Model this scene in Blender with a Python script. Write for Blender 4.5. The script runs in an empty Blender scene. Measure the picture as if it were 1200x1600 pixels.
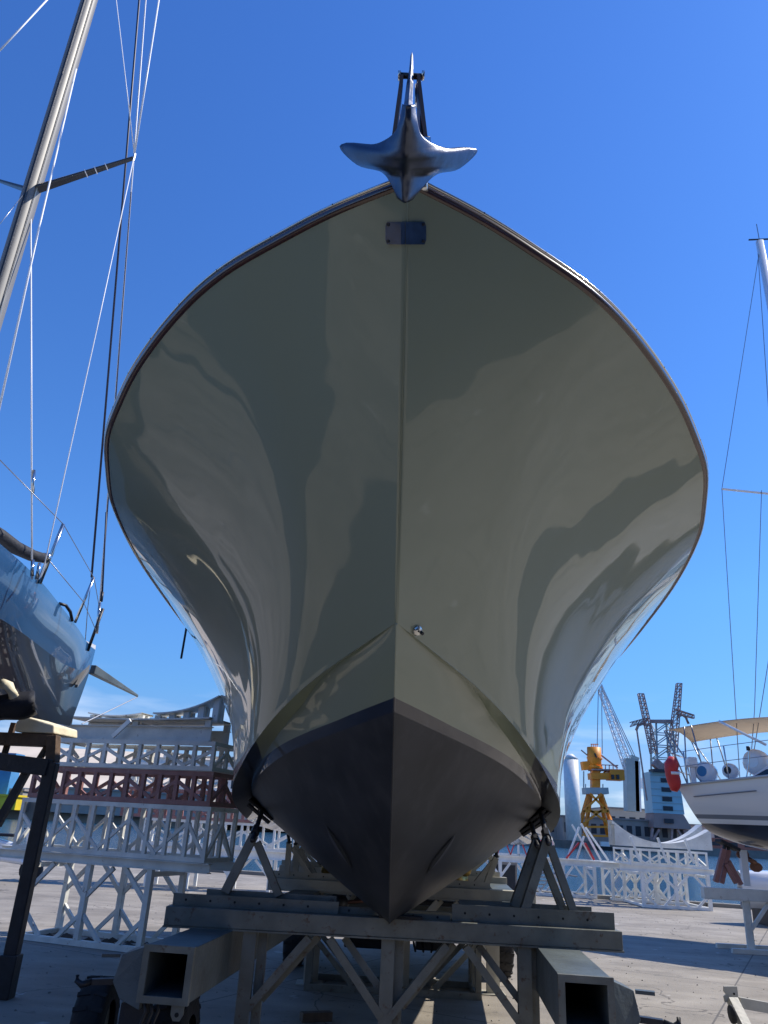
import bpy, bmesh, math, random
from mathutils import Vector, Matrix
from mathutils.bvhtree import BVHTree
from mathutils import noise as mnoise
random.seed(7)
S = bpy.context.scene
col = S.collection

# ------------------------------------------------------------------ camera, light, exposure
FPX, PITCH, ROLL, EYE = 1180.0, math.radians(22.7), math.radians(3.2), 1.6
Fv = Vector((0, math.cos(PITCH), math.sin(PITCH)))
R0 = Vector((1, 0, 0)); U0 = Vector((0, -math.sin(PITCH), math.cos(PITCH)))
Rc = R0 * math.cos(ROLL) + U0 * math.sin(ROLL)
Uc = -R0 * math.sin(ROLL) + U0 * math.cos(ROLL)
C0 = Vector((0, 0, EYE))
cam = bpy.data.cameras.new('camera'); camo = bpy.data.objects.new('camera', cam); col.objects.link(camo)
M = Matrix((Rc, Uc, -Fv)).transposed().to_4x4(); M.translation = C0
camo.matrix_world = M
cam.sensor_fit = 'VERTICAL'; cam.sensor_height = 36; cam.lens = 36 * FPX / 1600
cam.clip_start = 0.05; cam.clip_end = 20000
S.camera = camo

SUN_EL, SUN_AZ = 49, 17          # elevation; azimuth counted from +X towards +Y
sd = Vector((math.cos(math.radians(SUN_EL)) * math.cos(math.radians(SUN_AZ)),
             math.cos(math.radians(SUN_EL)) * math.sin(math.radians(SUN_AZ)), math.sin(math.radians(SUN_EL))))
w = bpy.data.worlds.new('World'); S.world = w; w.use_nodes = True
nt = w.node_tree; bg = nt.nodes['Background']
sky = nt.nodes.new('ShaderNodeTexSky'); sky.sky_type = 'NISHITA'; sky.sun_disc = False
sky.sun_elevation = math.radians(SUN_EL); sky.sun_rotation = math.radians(90 - SUN_AZ)
sky.air_density = 1.0; sky.dust_density = 0.25; sky.ozone_density = 3.5
hs = nt.nodes.new('ShaderNodeHueSaturation'); hs.inputs['Saturation'].default_value = 1.0
# thin far cloud bank low over the harbour
tc = nt.nodes.new('ShaderNodeTexCoord'); mp = nt.nodes.new('ShaderNodeMapping'); mp.inputs['Scale'].default_value = (3, 3, 16)
ns = nt.nodes.new('ShaderNodeTexNoise'); ns.inputs['Scale'].default_value = 2.2; ns.inputs['Detail'].default_value = 7
sx = nt.nodes.new('ShaderNodeSeparateXYZ')
band = nt.nodes.new('ShaderNodeMapRange'); band.inputs[1].default_value = 0.17; band.inputs[2].default_value = 0.05
th = nt.nodes.new('ShaderNodeMapRange'); th.inputs[1].default_value = 0.50; th.inputs[2].default_value = 0.72
mul = nt.nodes.new('ShaderNodeMath'); mul.operation = 'MULTIPLY'
mul2 = nt.nodes.new('ShaderNodeMath'); mul2.operation = 'MULTIPLY'; mul2.inputs[1].default_value = 0.55
mx = nt.nodes.new('ShaderNodeMixRGB'); mx.inputs[2].default_value = (7.2, 7.6, 8.2, 1)
L = nt.links.new
L(tc.outputs['Generated'], mp.inputs[0]); L(mp.outputs[0], ns.inputs[0]); L(tc.outputs['Generated'], sx.inputs[0])
L(sx.outputs[2], band.inputs[0]); L(ns.outputs[0], th.inputs[0]); L(band.outputs[0], mul.inputs[0]); L(th.outputs[0], mul.inputs[1])
L(mul.outputs[0], mul2.inputs[0]); L(mul2.outputs[0], mx.inputs[0])
tnt = nt.nodes.new('ShaderNodeValToRGB'); e = tnt.color_ramp.elements
e[0].position = 0.0; e[0].color = (.34, .45, .74, 1); e[1].position = .8; e[1].color = (.37, .70, 1.22, 1)
q = e.new(.09); q.color = (.40, .52, .77, 1); q = e.new(.15); q.color = (.37, .61, .88, 1); q = e.new(.28); q.color = (.41, .73, 1.1, 1)
tm_ = nt.nodes.new('ShaderNodeMixRGB'); tm_.blend_type = 'MULTIPLY'; tm_.inputs[0].default_value = 1
L(sx.outputs[2], tnt.inputs[0]); L(sky.outputs[0], tm_.inputs[1]); L(tnt.outputs[0], tm_.inputs[2])
L(tm_.outputs[0], hs.inputs['Color']); L(hs.outputs[0], mx.inputs[1]); L(mx.outputs[0], bg.inputs[0])
bg.inputs[1].default_value = 0.130
sl = bpy.data.lights.new('sun', 'SUN'); sl.energy = 4.0; sl.angle = math.radians(0.5); sl.color = (1, 0.93, 0.82)
so = bpy.data.objects.new('sun', sl); col.objects.link(so); so.rotation_euler = sd.to_track_quat('Z', 'Y').to_euler()
S.view_settings.view_transform = 'Standard'; S.view_settings.look = 'None'
S.view_settings.exposure = 0.45; S.view_settings.gamma = 1
S.cycles.max_bounces = 8; S.cycles.use_denoising = True

# ------------------------------------------------------------------ helpers
def ray(px, py):
    return Fv + Rc * ((px - 600) / FPX) - Uc * ((py - 800) / FPX)
def aY(px, py, Y): d = ray(px, py); return C0 + d * (Y / d.y)
def aZ(px, py, z): d = ray(px, py); return C0 + d * ((z - EYE) / d.z)
def V(*a): return Vector(a)

def interp(x, xs, ys):
    if x <= xs[0]: return ys[0]
    for i in range(1, len(xs)):
        if x <= xs[i]:
            t = (x - xs[i-1]) / (xs[i] - xs[i-1]); return ys[i-1] + (ys[i] - ys[i-1]) * t
    return ys[-1]
def crom(pts, t):
    """Catmull-Rom through a list of tuples, t in 0..len-1"""
    n = len(pts) - 1; i = min(int(t), n - 1); f = t - i
    p0 = pts[max(i-1, 0)]; p1 = pts[i]; p2 = pts[i+1]; p3 = pts[min(i+2, n)]
    return tuple(0.5 * ((2*b) + (-a + c) * f + (2*a - 5*b + 4*c - d) * f*f + (-a + 3*b - 3*c + d) * f**3)
                 for a, b, c, d in zip(p0, p1, p2, p3))

def mat(name, c, rough=0.5, metal=0.0, coat=0.0, var=0.0, scale=4.0, bump=0.0, bscale=30.0, c2=None, thr=(0.55, 0.7), spec=0.5, emit=None):
    m = bpy.data.materials.new(name); m.use_nodes = True; n = m.node_tree; b = n.nodes['Principled BSDF']
    b.inputs['Base Color'].default_value = (*c, 1); b.inputs['Roughness'].default_value = rough
    b.inputs['Metallic'].default_value = metal; b.inputs['Coat Weight'].default_value = coat
    b.inputs['Coat Roughness'].default_value = 0.02; b.inputs['Specular IOR Level'].default_value = spec
    g = n.nodes.new('ShaderNodeNewGeometry')
    if var or c2:
        t = n.nodes.new('ShaderNodeTexNoise'); t.inputs['Scale'].default_value = scale; t.inputs['Detail'].default_value = 6
        n.links.new(g.outputs['Position'], t.inputs['Vector'])
        hv = n.nodes.new('ShaderNodeHueSaturation'); hv.inputs['Color'].default_value = (*c, 1)
        mr = n.nodes.new('ShaderNodeMapRange'); mr.inputs[1].default_value = .3; mr.inputs[2].default_value = .7
        mr.inputs[3].default_value = 1 - var; mr.inputs[4].default_value = 1 + var
        n.links.new(t.outputs[0], mr.inputs[0]); n.links.new(mr.outputs[0], hv.inputs['Value'])
        out = hv.outputs[0]
        if c2:
            t2 = n.nodes.new('ShaderNodeTexNoise'); t2.inputs['Scale'].default_value = scale * 2.7; t2.inputs['Detail'].default_value = 8
            t2.inputs['Roughness'].default_value = .7
            n.links.new(g.outputs['Position'], t2.inputs['Vector'])
            m2 = n.nodes.new('ShaderNodeMapRange'); m2.inputs[1].default_value = thr[0]; m2.inputs[2].default_value = thr[1]
            mm = n.nodes.new('ShaderNodeMixRGB'); mm.inputs[2].default_value = (*c2, 1)
            n.links.new(t2.outputs[0], m2.inputs[0]); n.links.new(m2.outputs[0], mm.inputs[0]); n.links.new(out, mm.inputs[1])
            out = mm.outputs[0]
        n.links.new(out, b.inputs['Base Color'])
    if bump:
        t3 = n.nodes.new('ShaderNodeTexNoise'); t3.inputs['Scale'].default_value = bscale; t3.inputs['Detail'].default_value = 5
        n.links.new(g.outputs['Position'], t3.inputs['Vector'])
        bp = n.nodes.new('ShaderNodeBump'); bp.inputs['Strength'].default_value = bump; bp.inputs['Distance'].default_value = 0.02
        n.links.new(t3.outputs[0], bp.inputs['Height']); n.links.new(bp.outputs[0], b.inputs['Normal'])
    return m

MT = {}
MT['white'] = mat('white_paint', (.86, .85, .79), .45, var=.10, scale=5, c2=(.36, .22, .12), thr=(.66, .74), bump=.1)
MT['whitefar'] = mat('white_paint_far', (.78, .77, .74), .5, var=.08, scale=1)
MT['dirty'] = mat('dirty_white_paint', (.70, .69, .63), .5, var=.14, scale=4, c2=(.26, .15, .09), thr=(.62, .71), bump=.15)
MT['red'] = mat('red_oxide_paint', (.33, .15, .13), .6, var=.18, scale=4, c2=(.42, .26, .22), thr=(.56, .7), bump=.2)
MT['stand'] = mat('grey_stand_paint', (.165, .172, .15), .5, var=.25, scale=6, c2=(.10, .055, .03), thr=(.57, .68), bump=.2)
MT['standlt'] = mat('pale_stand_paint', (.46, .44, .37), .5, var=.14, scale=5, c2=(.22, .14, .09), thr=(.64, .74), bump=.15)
MT['tube'] = mat('trailer_paint', (.095, .115, .12), .45, var=.3, scale=3, c2=(.06, .055, .05), thr=(.58, .75), bump=.2)
MT['black'] = mat('black_steel', (.018, .02, .026), .45, var=.3, scale=8, bump=.2)
MT['rubber'] = mat('black_rubber', (.02, .02, .022), .8, var=.3, scale=12, bump=.4)
MT['steel'] = mat('polished_steel', (.62, .62, .60), .16, 1.0, bump=.03, bscale=8)
MT['anchor'] = mat('anchor_steel', (.085, .10, .14), .33, 1.0, var=.15, scale=14, bump=.12, bscale=20)
MT['plate'] = mat('dark_blue_plate', (.035, .07, .15), .25, .3, coat=1.0, var=.3, scale=14)  # stem plate with dark blue put into the base colour
MT['bronze'] = mat('bronze', (.50, .34, .12), .35, 1.0, var=.2, scale=12)
MT['darkbronze'] = mat('dark_bronze', (.20, .10, .07), .45, .7, var=.2)
MT['wood'] = mat('varnished_mahogany', (.05, .016, .010), .25, coat=1.0, var=.25, scale=20)
MT['antifoul'] = mat('antifoul', (.02, .021, .034), .5, var=.2, scale=3, bump=.1, bscale=14)
MT['antifoul_worn'] = mat('worn_antifoul', (.06, .062, .075), .5, var=.2, scale=5)
MT['cream'] = mat('cream_padding', (.80, .72, .52), .8, var=.1, scale=8, bump=.4, bscale=12)
MT['timber'] = mat('brown_timber', (.12, .075, .045), .75, var=.3, scale=9, bump=.4, bscale=25)
MT['cloth'] = mat('black_cloth', (.012, .014, .022), .7, var=.2, scale=10, bump=.4, bscale=20)
MT['mast'] = mat('grey_mast_paint', (.20, .195, .185), .5, .1, var=.06, scale=2)
MT['masttrack'] = mat('mast_track', (.75, .62, .42), .3, .6)
MT['carbon'] = mat('dark_carbon', (.03, .032, .036), .3, var=.2)
MT['ropew'] = mat('white_rope', (.85, .86, .88), .4)
MT['roped'] = mat('dark_rope', (.03, .035, .07), .5)
MT['wire'] = mat('steel_wire', (.35, .36, .38), .35, .8)
MT['redpaint'] = mat('bright_red', (.55, .03, .03), .5, var=.15, scale=6)
MT['teal'] = mat('deck_grey', (.45, .47, .48), .5)
MT['gel'] = mat('white_gelcoat', (.80, .81, .82), .18, coat=1.0, var=.03, scale=1, bump=.04, bscale=1.2)
MT['canvas'] = mat('sand_canvas', (.62, .48, .33), .8, var=.06, scale=3, bump=.2)
MT['glass'] = mat('dark_glass', (.02, .025, .03), .06, coat=1.0)
MT['hole'] = mat('bolt_hole', (.012, .012, .012), .8)
MT['orange'] = mat('orange_crane_paint', (.80, .27, .012), .5, var=.12, scale=.4)
MT['crane_w'] = mat('pale_crane_paint', (.78, .81, .84), .5, var=.08, scale=.3)
MT['crane_g'] = mat('grey_green_crane', (.34, .42, .43), .55, var=.1, scale=.3)
MT['crane_b'] = mat('pale_blue_cladding', (.36, .56, .62), .5, var=.08, scale=.2)
MT['crane_r'] = mat('rusty_crane_steel', (.40, .27, .24), .7, var=.25, scale=.8)
MT['brown'] = mat('brown_cladding', (.36, .24, .20), .7, var=.1, scale=.3)
MT['ware'] = mat('cream_render', (.66, .56, .44), .8, var=.08, scale=.15)
MT['ware2'] = mat('grey_render', (.34, .32, .29), .8, var=.15, scale=.2)
MT['roof'] = mat('roof_sheet', (.30, .27, .25), .7, var=.15, scale=.3)
MT['darkopen'] = mat('dark_opening', (.03, .035, .045), .6)
MT['quay'] = mat('quay_stone', (.20, .19, .17), .85, var=.2, scale=.5, bump=.5, bscale=2)
MT['yellow'] = mat('yellow_paint', (.75, .55, .03), .5, var=.1, scale=.5)
MT['blue'] = mat('blue_paint', (.04, .22, .45), .5, var=.1, scale=.5)
MT['redroof'] = mat('red_roof', (.40, .15, .10), .8, var=.15, scale=.4)

class MB:
    def __init__(s): s.v = []; s.f = []
    def add(s, vs, fs):
        o = len(s.v); s.v += [tuple(v) for v in vs]; s.f += [tuple(i + o for i in f) for f in fs]; return s
    def hexa(s, p):   # 8 points: bottom loop 4, top loop 4
        return s.add(p, [(3, 2, 1, 0), (4, 5, 6, 7), (0, 1, 5, 4), (1, 2, 6, 5), (2, 3, 7, 6), (3, 0, 4, 7)])
    def box(s, x0, y0, z0, x1, y1, z1):
        return s.hexa([(x0, y0, z0), (x1, y0, z0), (x1, y1, z0), (x0, y1, z0), (x0, y0, z1), (x1, y0, z1), (x1, y1, z1), (x0, y1, z1)])
    def bar(s, a, b, w_, h_=None, up=(0, 0, 1), w2=None, h2=None):
        a = Vector(a); b = Vector(b); d = (b - a).normalized(); up = Vector(up)
        if abs(d.dot(up)) > .98: up = Vector((0, 1, 0)) if abs(d.y) < .9 else Vector((1, 0, 0))
        sd_ = d.cross(up).normalized(); u2 = sd_.cross(d).normalized(); h_ = h_ or w_; w2 = w2 or w_; h2 = h2 or h_
        q = lambda P, W, H: [P - sd_*W/2 - u2*H/2, P + sd_*W/2 - u2*H/2, P + sd_*W/2 + u2*H/2, P - sd_*W/2 + u2*H/2]
        return s.hexa(q(a, w_, h_) + q(b, w2, h2))
    def tube(s, pts, r, n=8, r2=None, cap=True):
        pts = [Vector(p) for p in pts]; o = len(s.v); N = len(pts); rings = []
        for i, p in enumerate(pts):
            d = (pts[min(i+1, N-1)] - pts[max(i-1, 0)]).normalized()
            up = Vector((0, 0, 1)) if abs(d.z) < .9 else Vector((0, 1, 0))
            a = d.cross(up).normalized(); b = a.cross(d)
            rr = r[i] if isinstance(r, (list, tuple)) else (r if r2 is None else r + (r2 - r) * i / (N - 1))
            for k in range(n):
                t = 2 * math.pi * k / n; s.v.append(tuple(p + a * math.cos(t) * rr + b * math.sin(t) * rr))
        for i in range(N - 1):
            for k in range(n):
                s.f.append((o + i*n + k, o + i*n + (k+1) % n, o + (i+1)*n + (k+1) % n, o + (i+1)*n + k))
        if cap:
            s.f.append(tuple(o + k for k in reversed(range(n)))); s.f.append(tuple(o + (N-1)*n + k for k in range(n)))
        return s
    def grid(s, rows, close=False):
        o = len(s.v); n = len(rows[0])
        for r in rows: s.v += [tuple(p) for p in r]
        for i in range(len(rows) - 1):
            for k in range(n if close else n - 1):
                s.f.append((o + i*n + k, o + i*n + (k+1) % n, o + (i+1)*n + (k+1) % n, o + (i+1)*n + k))
        return s
    def prism(s, poly, off):   # polygon extruded by vector
        n = len(poly); off = Vector(off); a = [Vector(p) for p in poly]
        s.add([*a, *[p + off for p in a]], [tuple(range(n))[::-1], tuple(range(n, 2*n))] + [(i, (i+1) % n, n + (i+1) % n, n + i) for i in range(n)])
        return s
    def mesh(s, name):
        me = bpy.data.meshes.new(name); me.from_pydata(s.v, [], s.f); me.update()
        bm = bmesh.new(); bm.from_mesh(me); bmesh.ops.recalc_face_normals(bm, faces=bm.faces); bm.to_mesh(me); bm.free()
        return me
    def build(s, name, m, parent=None, smooth=False, label=None, bevel=0):
        me = s.mesh(name)
        if smooth: me.polygons.foreach_set('use_smooth', [True] * len(me.polygons))
        me.materials.append(MT[m] if isinstance(m, str) else m)
        o = bpy.data.objects.new(name, me); col.objects.link(o)
        if parent: o.parent = parent; o.matrix_parent_inverse = PINV[parent.name]
        if label: o['label'] = label
        if bevel:
            b = o.modifiers.new('b', 'BEVEL'); b.width = bevel; b.segments = 2; b.limit_method = 'ANGLE'
        return o
class _P(dict):
    def __missing__(s, k):
        o = bpy.data.objects[k]; mw = Matrix.Identity(4); q = o; ch = []
        while q: ch.append(q); q = q.parent
        for q in reversed(ch):
            mw = mw @ (q.matrix_parent_inverse if q.parent else Matrix.Identity(4)) @ q.matrix_basis
        s[k] = mw.inverted(); return s[k]
PINV = _P()
def tag(o, label=None, cat=None, group=None, kind=None):
    for k, v in (('label', label), ('category', cat), ('group', group), ('kind', kind)):
        if v: o[k] = v
    return o
def thing(name, loc, label, cat, group=None):
    o = bpy.data.objects.new(name, None); col.objects.link(o); o.location = loc; o.empty_display_size = .2
    return tag(o, label, cat, group)
def copy_tree(o, off, parent=None):
    c = o.copy(); col.objects.link(c)
    if parent: c.parent = parent
    else: c.location = o.location + off
    for ch in [x for x in bpy.data.objects if x.parent == o]: copy_tree(ch, off, c)
    return c

# ------------------------------------------------------------------ setting
def concrete():
    m = bpy.data.materials.new('yard_concrete'); m.use_nodes = True; n = m.node_tree; b = n.nodes['Principled BSDF']; l = n.links.new
    g = n.nodes.new('ShaderNodeNewGeometry')
    def tex(sc, det=8, ro=.6):
        t = n.nodes.new('ShaderNodeTexNoise'); t.inputs['Scale'].default_value = sc; t.inputs['Detail'].default_value = det
        t.inputs['Roughness'].default_value = ro; l(g.outputs['Position'], t.inputs['Vector']); return t
    r = n.nodes.new('ShaderNodeValToRGB'); r.color_ramp.elements[0].position = .3; r.color_ramp.elements[0].color = (.215, .19, .155, 1)
    r.color_ramp.elements[1].position = .7; r.color_ramp.elements[1].color = (.345, .31, .26, 1)
    l(tex(.55).outputs[0], r.inputs[0])
    # drag streaks
    mp = n.nodes.new('ShaderNodeMapping'); mp.inputs['Scale'].default_value = (.6, 1.5, 1); mp.inputs['Rotation'].default_value = (0, 0, .6)
    l(g.outputs['Position'], mp.inputs[0]); st = n.nodes.new('ShaderNodeTexNoise'); st.inputs['Scale'].default_value = 1.6; st.inputs['Detail'].default_value = 9
    l(mp.outputs[0], st.inputs['Vector'])
    rs = n.nodes.new('ShaderNodeMapRange'); rs.inputs[1].default_value = .35; rs.inputs[2].default_value = .65; rs.inputs[3].default_value = .82; rs.inputs[4].default_value = 1.12
    l(st.outputs[0], rs.inputs[0])
    m1 = n.nodes.new('ShaderNodeMixRGB'); m1.blend_type = 'MULTIPLY'; m1.inputs[0].default_value = 1; l(r.outputs[0], m1.inputs[1]); l(rs.outputs[0], m1.inputs[2])
    # oil stains
    mr = n.nodes.new('ShaderNodeMapRange'); mr.inputs[1].default_value = .60; mr.inputs[2].default_value = .74; mr.inputs[4].default_value = .65
    l(tex(.9, 10, .65).outputs[0], mr.inputs[0])
    m2 = n.nodes.new('ShaderNodeMixRGB'); m2.inputs[2].default_value = (.09, .08, .07, 1); l(mr.outputs[0], m2.inputs[0]); l(m1.outputs[0], m2.inputs[1])
    # pale spills
    mr2 = n.nodes.new('ShaderNodeMapRange'); mr2.inputs[1].default_value = .68; mr2.inputs[2].default_value = .72; mr2.inputs[4].default_value = .7
    l(tex(2.1, 4, .5).outputs[0], mr2.inputs[0])
    m3 = n.nodes.new('ShaderNodeMixRGB'); m3.inputs[2].default_value = (.55, .53, .5, 1); l(mr2.outputs[0], m3.inputs[0]); l(m2.outputs[0], m3.inputs[1])
    # cast slab joints
    br = n.nodes.new('ShaderNodeTexBrick'); br.offset = 0; br.inputs['Scale'].default_value = 1; br.inputs['Brick Width'].default_value = 4.2
    br.inputs['Row Height'].default_value = 4.2; br.inputs['Mortar Size'].default_value = .012; br.inputs['Mortar Smooth'].default_value = .4
    mp2 = n.nodes.new('ShaderNodeMapping'); mp2.inputs['Rotation'].default_value = (0, 0, .5); mp2.inputs['Location'].default_value = (1.1, .6, 0)
    l(g.outputs['Position'], mp2.inputs[0]); l(mp2.outputs[0], br.inputs['Vector'])
    m4 = n.nodes.new('ShaderNodeMixRGB'); m4.inputs[2].default_value = (.11, .10, .09, 1); l(br.outputs['Fac'], m4.inputs[0]); l(m3.outputs[0], m4.inputs[1])
    vo = n.nodes.new('ShaderNodeTexVoronoi'); vo.feature = 'DISTANCE_TO_EDGE'; vo.inputs['Scale'].default_value = .28
    wn = n.nodes.new('ShaderNodeTexNoise'); wn.inputs['Scale'].default_value = 1.3; wn.inputs['Detail'].default_value = 8
    l(g.outputs['Position'], wn.inputs['Vector']); wm = n.nodes.new('ShaderNodeMixRGB'); wm.blend_type = 'ADD'; wm.inputs[0].default_value = 1.1
    l(g.outputs['Position'], wm.inputs[1]); l(wn.outputs['Color'], wm.inputs[2]); l(wm.outputs[0], vo.inputs['Vector'])
    vr = n.nodes.new('ShaderNodeMapRange'); vr.inputs[1].default_value = .0015; vr.inputs[2].default_value = .004; vr.inputs[3].default_value = .75; vr.inputs[4].default_value = 0
    l(vo.outputs['Distance'], vr.inputs[0]); m5 = n.nodes.new('ShaderNodeMixRGB'); m5.inputs[2].default_value = (.07, .06, .05, 1)
    l(vr.outputs[0], m5.inputs[0]); l(m4.outputs[0], m5.inputs[1])
    sp = n.nodes.new('ShaderNodeMapRange'); sp.inputs[1].default_value = .64; sp.inputs[2].default_value = .67; sp.inputs[4].default_value = .5
    l(tex(7, 3, .5).outputs[0], sp.inputs[0]); m6 = n.nodes.new('ShaderNodeMixRGB'); m6.inputs[2].default_value = (.10, .09, .08, 1)
    l(sp.outputs[0], m6.inputs[0]); l(m5.outputs[0], m6.inputs[1])
    l(m6.outputs[0], b.inputs['Base Color']); b.inputs['Roughness'].default_value = .75
    bp = n.nodes.new('ShaderNodeBump'); bp.inputs['Strength'].default_value = .35; bp.inputs['Distance'].default_value = .02
    l(tex(35, 6).outputs[0], bp.inputs['Height']); l(bp.outputs[0], b.inputs['Normal'])
    return m
MT['concrete'] = concrete()
def water_mat():
    m = bpy.data.materials.new('harbour_water'); m.use_nodes = True; n = m.node_tree; b = n.nodes['Principled BSDF']; l = n.links.new
    b.inputs['Base Color'].default_value = (.012, .05, .085, 1); b.inputs['Roughness'].default_value = .12; b.inputs['IOR'].default_value = 1.33
    g = n.nodes.new('ShaderNodeNewGeometry'); mp = n.nodes.new('ShaderNodeMapping'); mp.inputs['Scale'].default_value = (.7, 1.3, 1)
    t = n.nodes.new('ShaderNodeTexNoise'); t.inputs['Scale'].default_value = 2.4; t.inputs['Detail'].default_value = 5
    l(g.outputs['Position'], mp.inputs[0]); l(mp.outputs[0], t.inputs[0])
    bp = n.nodes.new('ShaderNodeBump'); bp.inputs['Strength'].default_value = 1; bp.inputs['Distance'].default_value = .28
    l(t.outputs[0], bp.inputs['Height']); l(bp.outputs[0], b.inputs['Normal']); return m
MT['water'] = water_mat()
# quay edge line through two ground points
def qedge(x): return 29.1 + (x + 12.2) * (-3.8 / 19.2)
g = MB(); xs = [-160, -60, -30, 0, 30, 60, 160]
g.grid([[(x, -150, 0) for x in xs], [(x, 0, 0) for x in xs], [(x, max(qedge(x), 10), 0) for x in xs], [(x, max(qedge(x), 10), -4) for x in xs]])
tag(g.build('quay_ground', 'concrete'), kind='structure')
g = MB(); g.box(-30, -.0, 0, 30, .35, .12)
g = MB()
for i in range(12):
    x = -30 + i * 5
    g.bar((x, qedge(x) - .2, .05), (x + 4.97, qedge(x + 4.97) - .2, .05), .35, .1)
tag(g.build('quay_coping', 'quay'), kind='structure')
g = MB(); g.add([(-3000, -3000, -1.5), (3000, -3000, -1.5), (3000, 6000, -1.5), (-3000, 6000, -1.5)], [(0, 1, 2, 3)])
tag(g.build('water', 'water'), kind='structure')
# far quay and land behind
g = MB(); g.box(-900, 300, -4, 900, 330, 1.1); g.box(-900, 329.9, -4, 900, 900, 1.0)
tag(g.build('far_quay', 'quay'), kind='structure')
def hillz(x, k):
    return k * (10 + 7 * mnoise.noise(Vector((x * .004, k, 0))) + 3 * mnoise.noise(Vector((x * .02, k * 3, 0))))
MT['hill'] = mat('far_hill', (.16, .19, .17), .9, var=.2, scale=.01)
g = MB(); xs = [i * 40 - 1600 for i in range(81)]
g.grid([[(x, 1500, 0) for x in xs], [(x, 1560, hillz(x, 1.0) * 1.3) for x in xs], [(x, 1900, hillz(x, 1.4) * 1.7) for x in xs], [(x, 2000, 0) for x in xs]])
tag(g.build('distant_hills', 'hill', smooth=True), kind='structure')

# ------------------------------------------------------------------ the big motor yacht
AX = lambda Y: .027 + .05 * (Y - 2.5)
K_ = [(3.9, 2.6), (4.05, 2.45), (4.35, 2.18), (4.7, 1.84), (5.15, 1.34), (5.65, 1.045), (6.4, .975), (7.6, .97), (9.3, .95), (11.3, .94), (13.5, .97)]
C_ = [(3.9, .006, 2.6), (4.5, .44, 2.43), (4.9, .71, 2.28), (5.3, .93, 2.12), (5.8, 1.12, 1.98), (6.4, 1.30, 1.84), (7, 1.39, 1.73), (8, 1.48, 1.63), (9.5, 1.63, 1.57), (11.5, 1.75, 1.5), (13.5, 1.8, 1.47)]
SY = [2.5, 3.0, 3.6, 4.3, 5.1, 5.9, 6.7, 7.8, 9.4, 11.4, 13.5]
SBx = [2.5, 2.65, 2.8, 3.06, 3.35, 3.8, 4.2, 4.5, 4.9, 5.3, 6.0, 7.0, 8.7, 13.5]
SBy = [.012, .30, .54, .91, 1.21, 1.575, 1.83, 1.99, 2.12, 2.22, 2.29, 2.31, 2.31, 2.24]
SZx = [2.5, 3.5, 4.5, 5.5, 6.5, 8, 10, 13.5]; SZy = [4.2, 4.07, 3.9, 3.74, 3.6, 3.45, 3.32, 3.2]
NU = 140
def smooth_tab(xs, ys, x):
    n = len(xs)
    if x <= xs[0]: return ys[0]
    if x >= xs[-1]: return ys[-1]
    for i in range(n - 1):
        if x <= xs[i+1]:
            def sl(j):
                if j == 0: return (ys[1]-ys[0])/(xs[1]-xs[0])
                if j == n-1: return (ys[-1]-ys[-2])/(xs[-1]-xs[-2])
                return (ys[j+1]-ys[j-1])/(xs[j+1]-xs[j-1])
            h = xs[i+1]-xs[i]; t = (x-xs[i])/h
            return (2*t**3-3*t*t+1)*ys[i] + (t**3-2*t*t+t)*h*sl(i) + (-2*t**3+3*t*t)*ys[i+1] + (t**3-t*t)*h*sl(i+1)
def sheer(Y, side=1, up=0, out=0):
    b = smooth_tab(SBx, SBy, Y) + out
    return Vector((AX(Y) + side * b, Y, smooth_tab(SZx, SZy, Y) + up))
def Kp(u): Y, z = crom(K_, u); return Y, 0, z
def Cp(u): Y, b, z = crom(C_, u); return Y, b, z
def SYf(u): return crom([(y,) for y in SY], u)[0]
def stem_pt(t):        # stem line between chine start (t=0) and head (t=1)
    return (3.9 - 1.4 * t + .02 * math.sin(math.pi * t), 0.0015, 2.6 + 1.6 * t)
PW = [(x,) for x in (1.25, 1.8, 2.3, 2.5, 2.55, 2.4, 2.1, 1.65, 1.35, 1.2, 1.15)]
def topside(u, t):
    Yc, bc, zc = Cp(u); Ys = SYf(u); s_ = sheer(Ys, 1); bs = s_.x - AX(Ys); zs = s_.z
    e = min(1, u / 5.0); p = crom(PW, u)[0]
    Y = Yc + (Ys - Yc) * t; z = zc + (zs - zc) * t
    b = bc + (bs - bc) * (t ** p)
    if u < .8:         # blend into a fine stem
        k = u / .8; k = k * k * (3 - 2 * k)
        b = b * 1.0
    return Y, max(b, .0015), z
def bottom(u, v):
    Yk, _, zk = Kp(u); Yc, bc, zc = Cp(u); wf = .15 * min(1, u / 2.2); wf = min(wf, bc * .35)
    bc -= wf; zc += .055 * min(1, u / 1.5)
    bow = .05 * math.sin(math.pi * v) * min(1, u / 4)
    return Yk + (Yc - Yk) * v, bc * v + .0015 * (1 - v), zk + (zc - zk) * v - bow
def w3(q, side): Y, b, z = q; return Vector((AX(Y) + side * b, Y, z))
us = [10 * (i / NU) ** 1.35 for i in range(NU + 1)]

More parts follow.
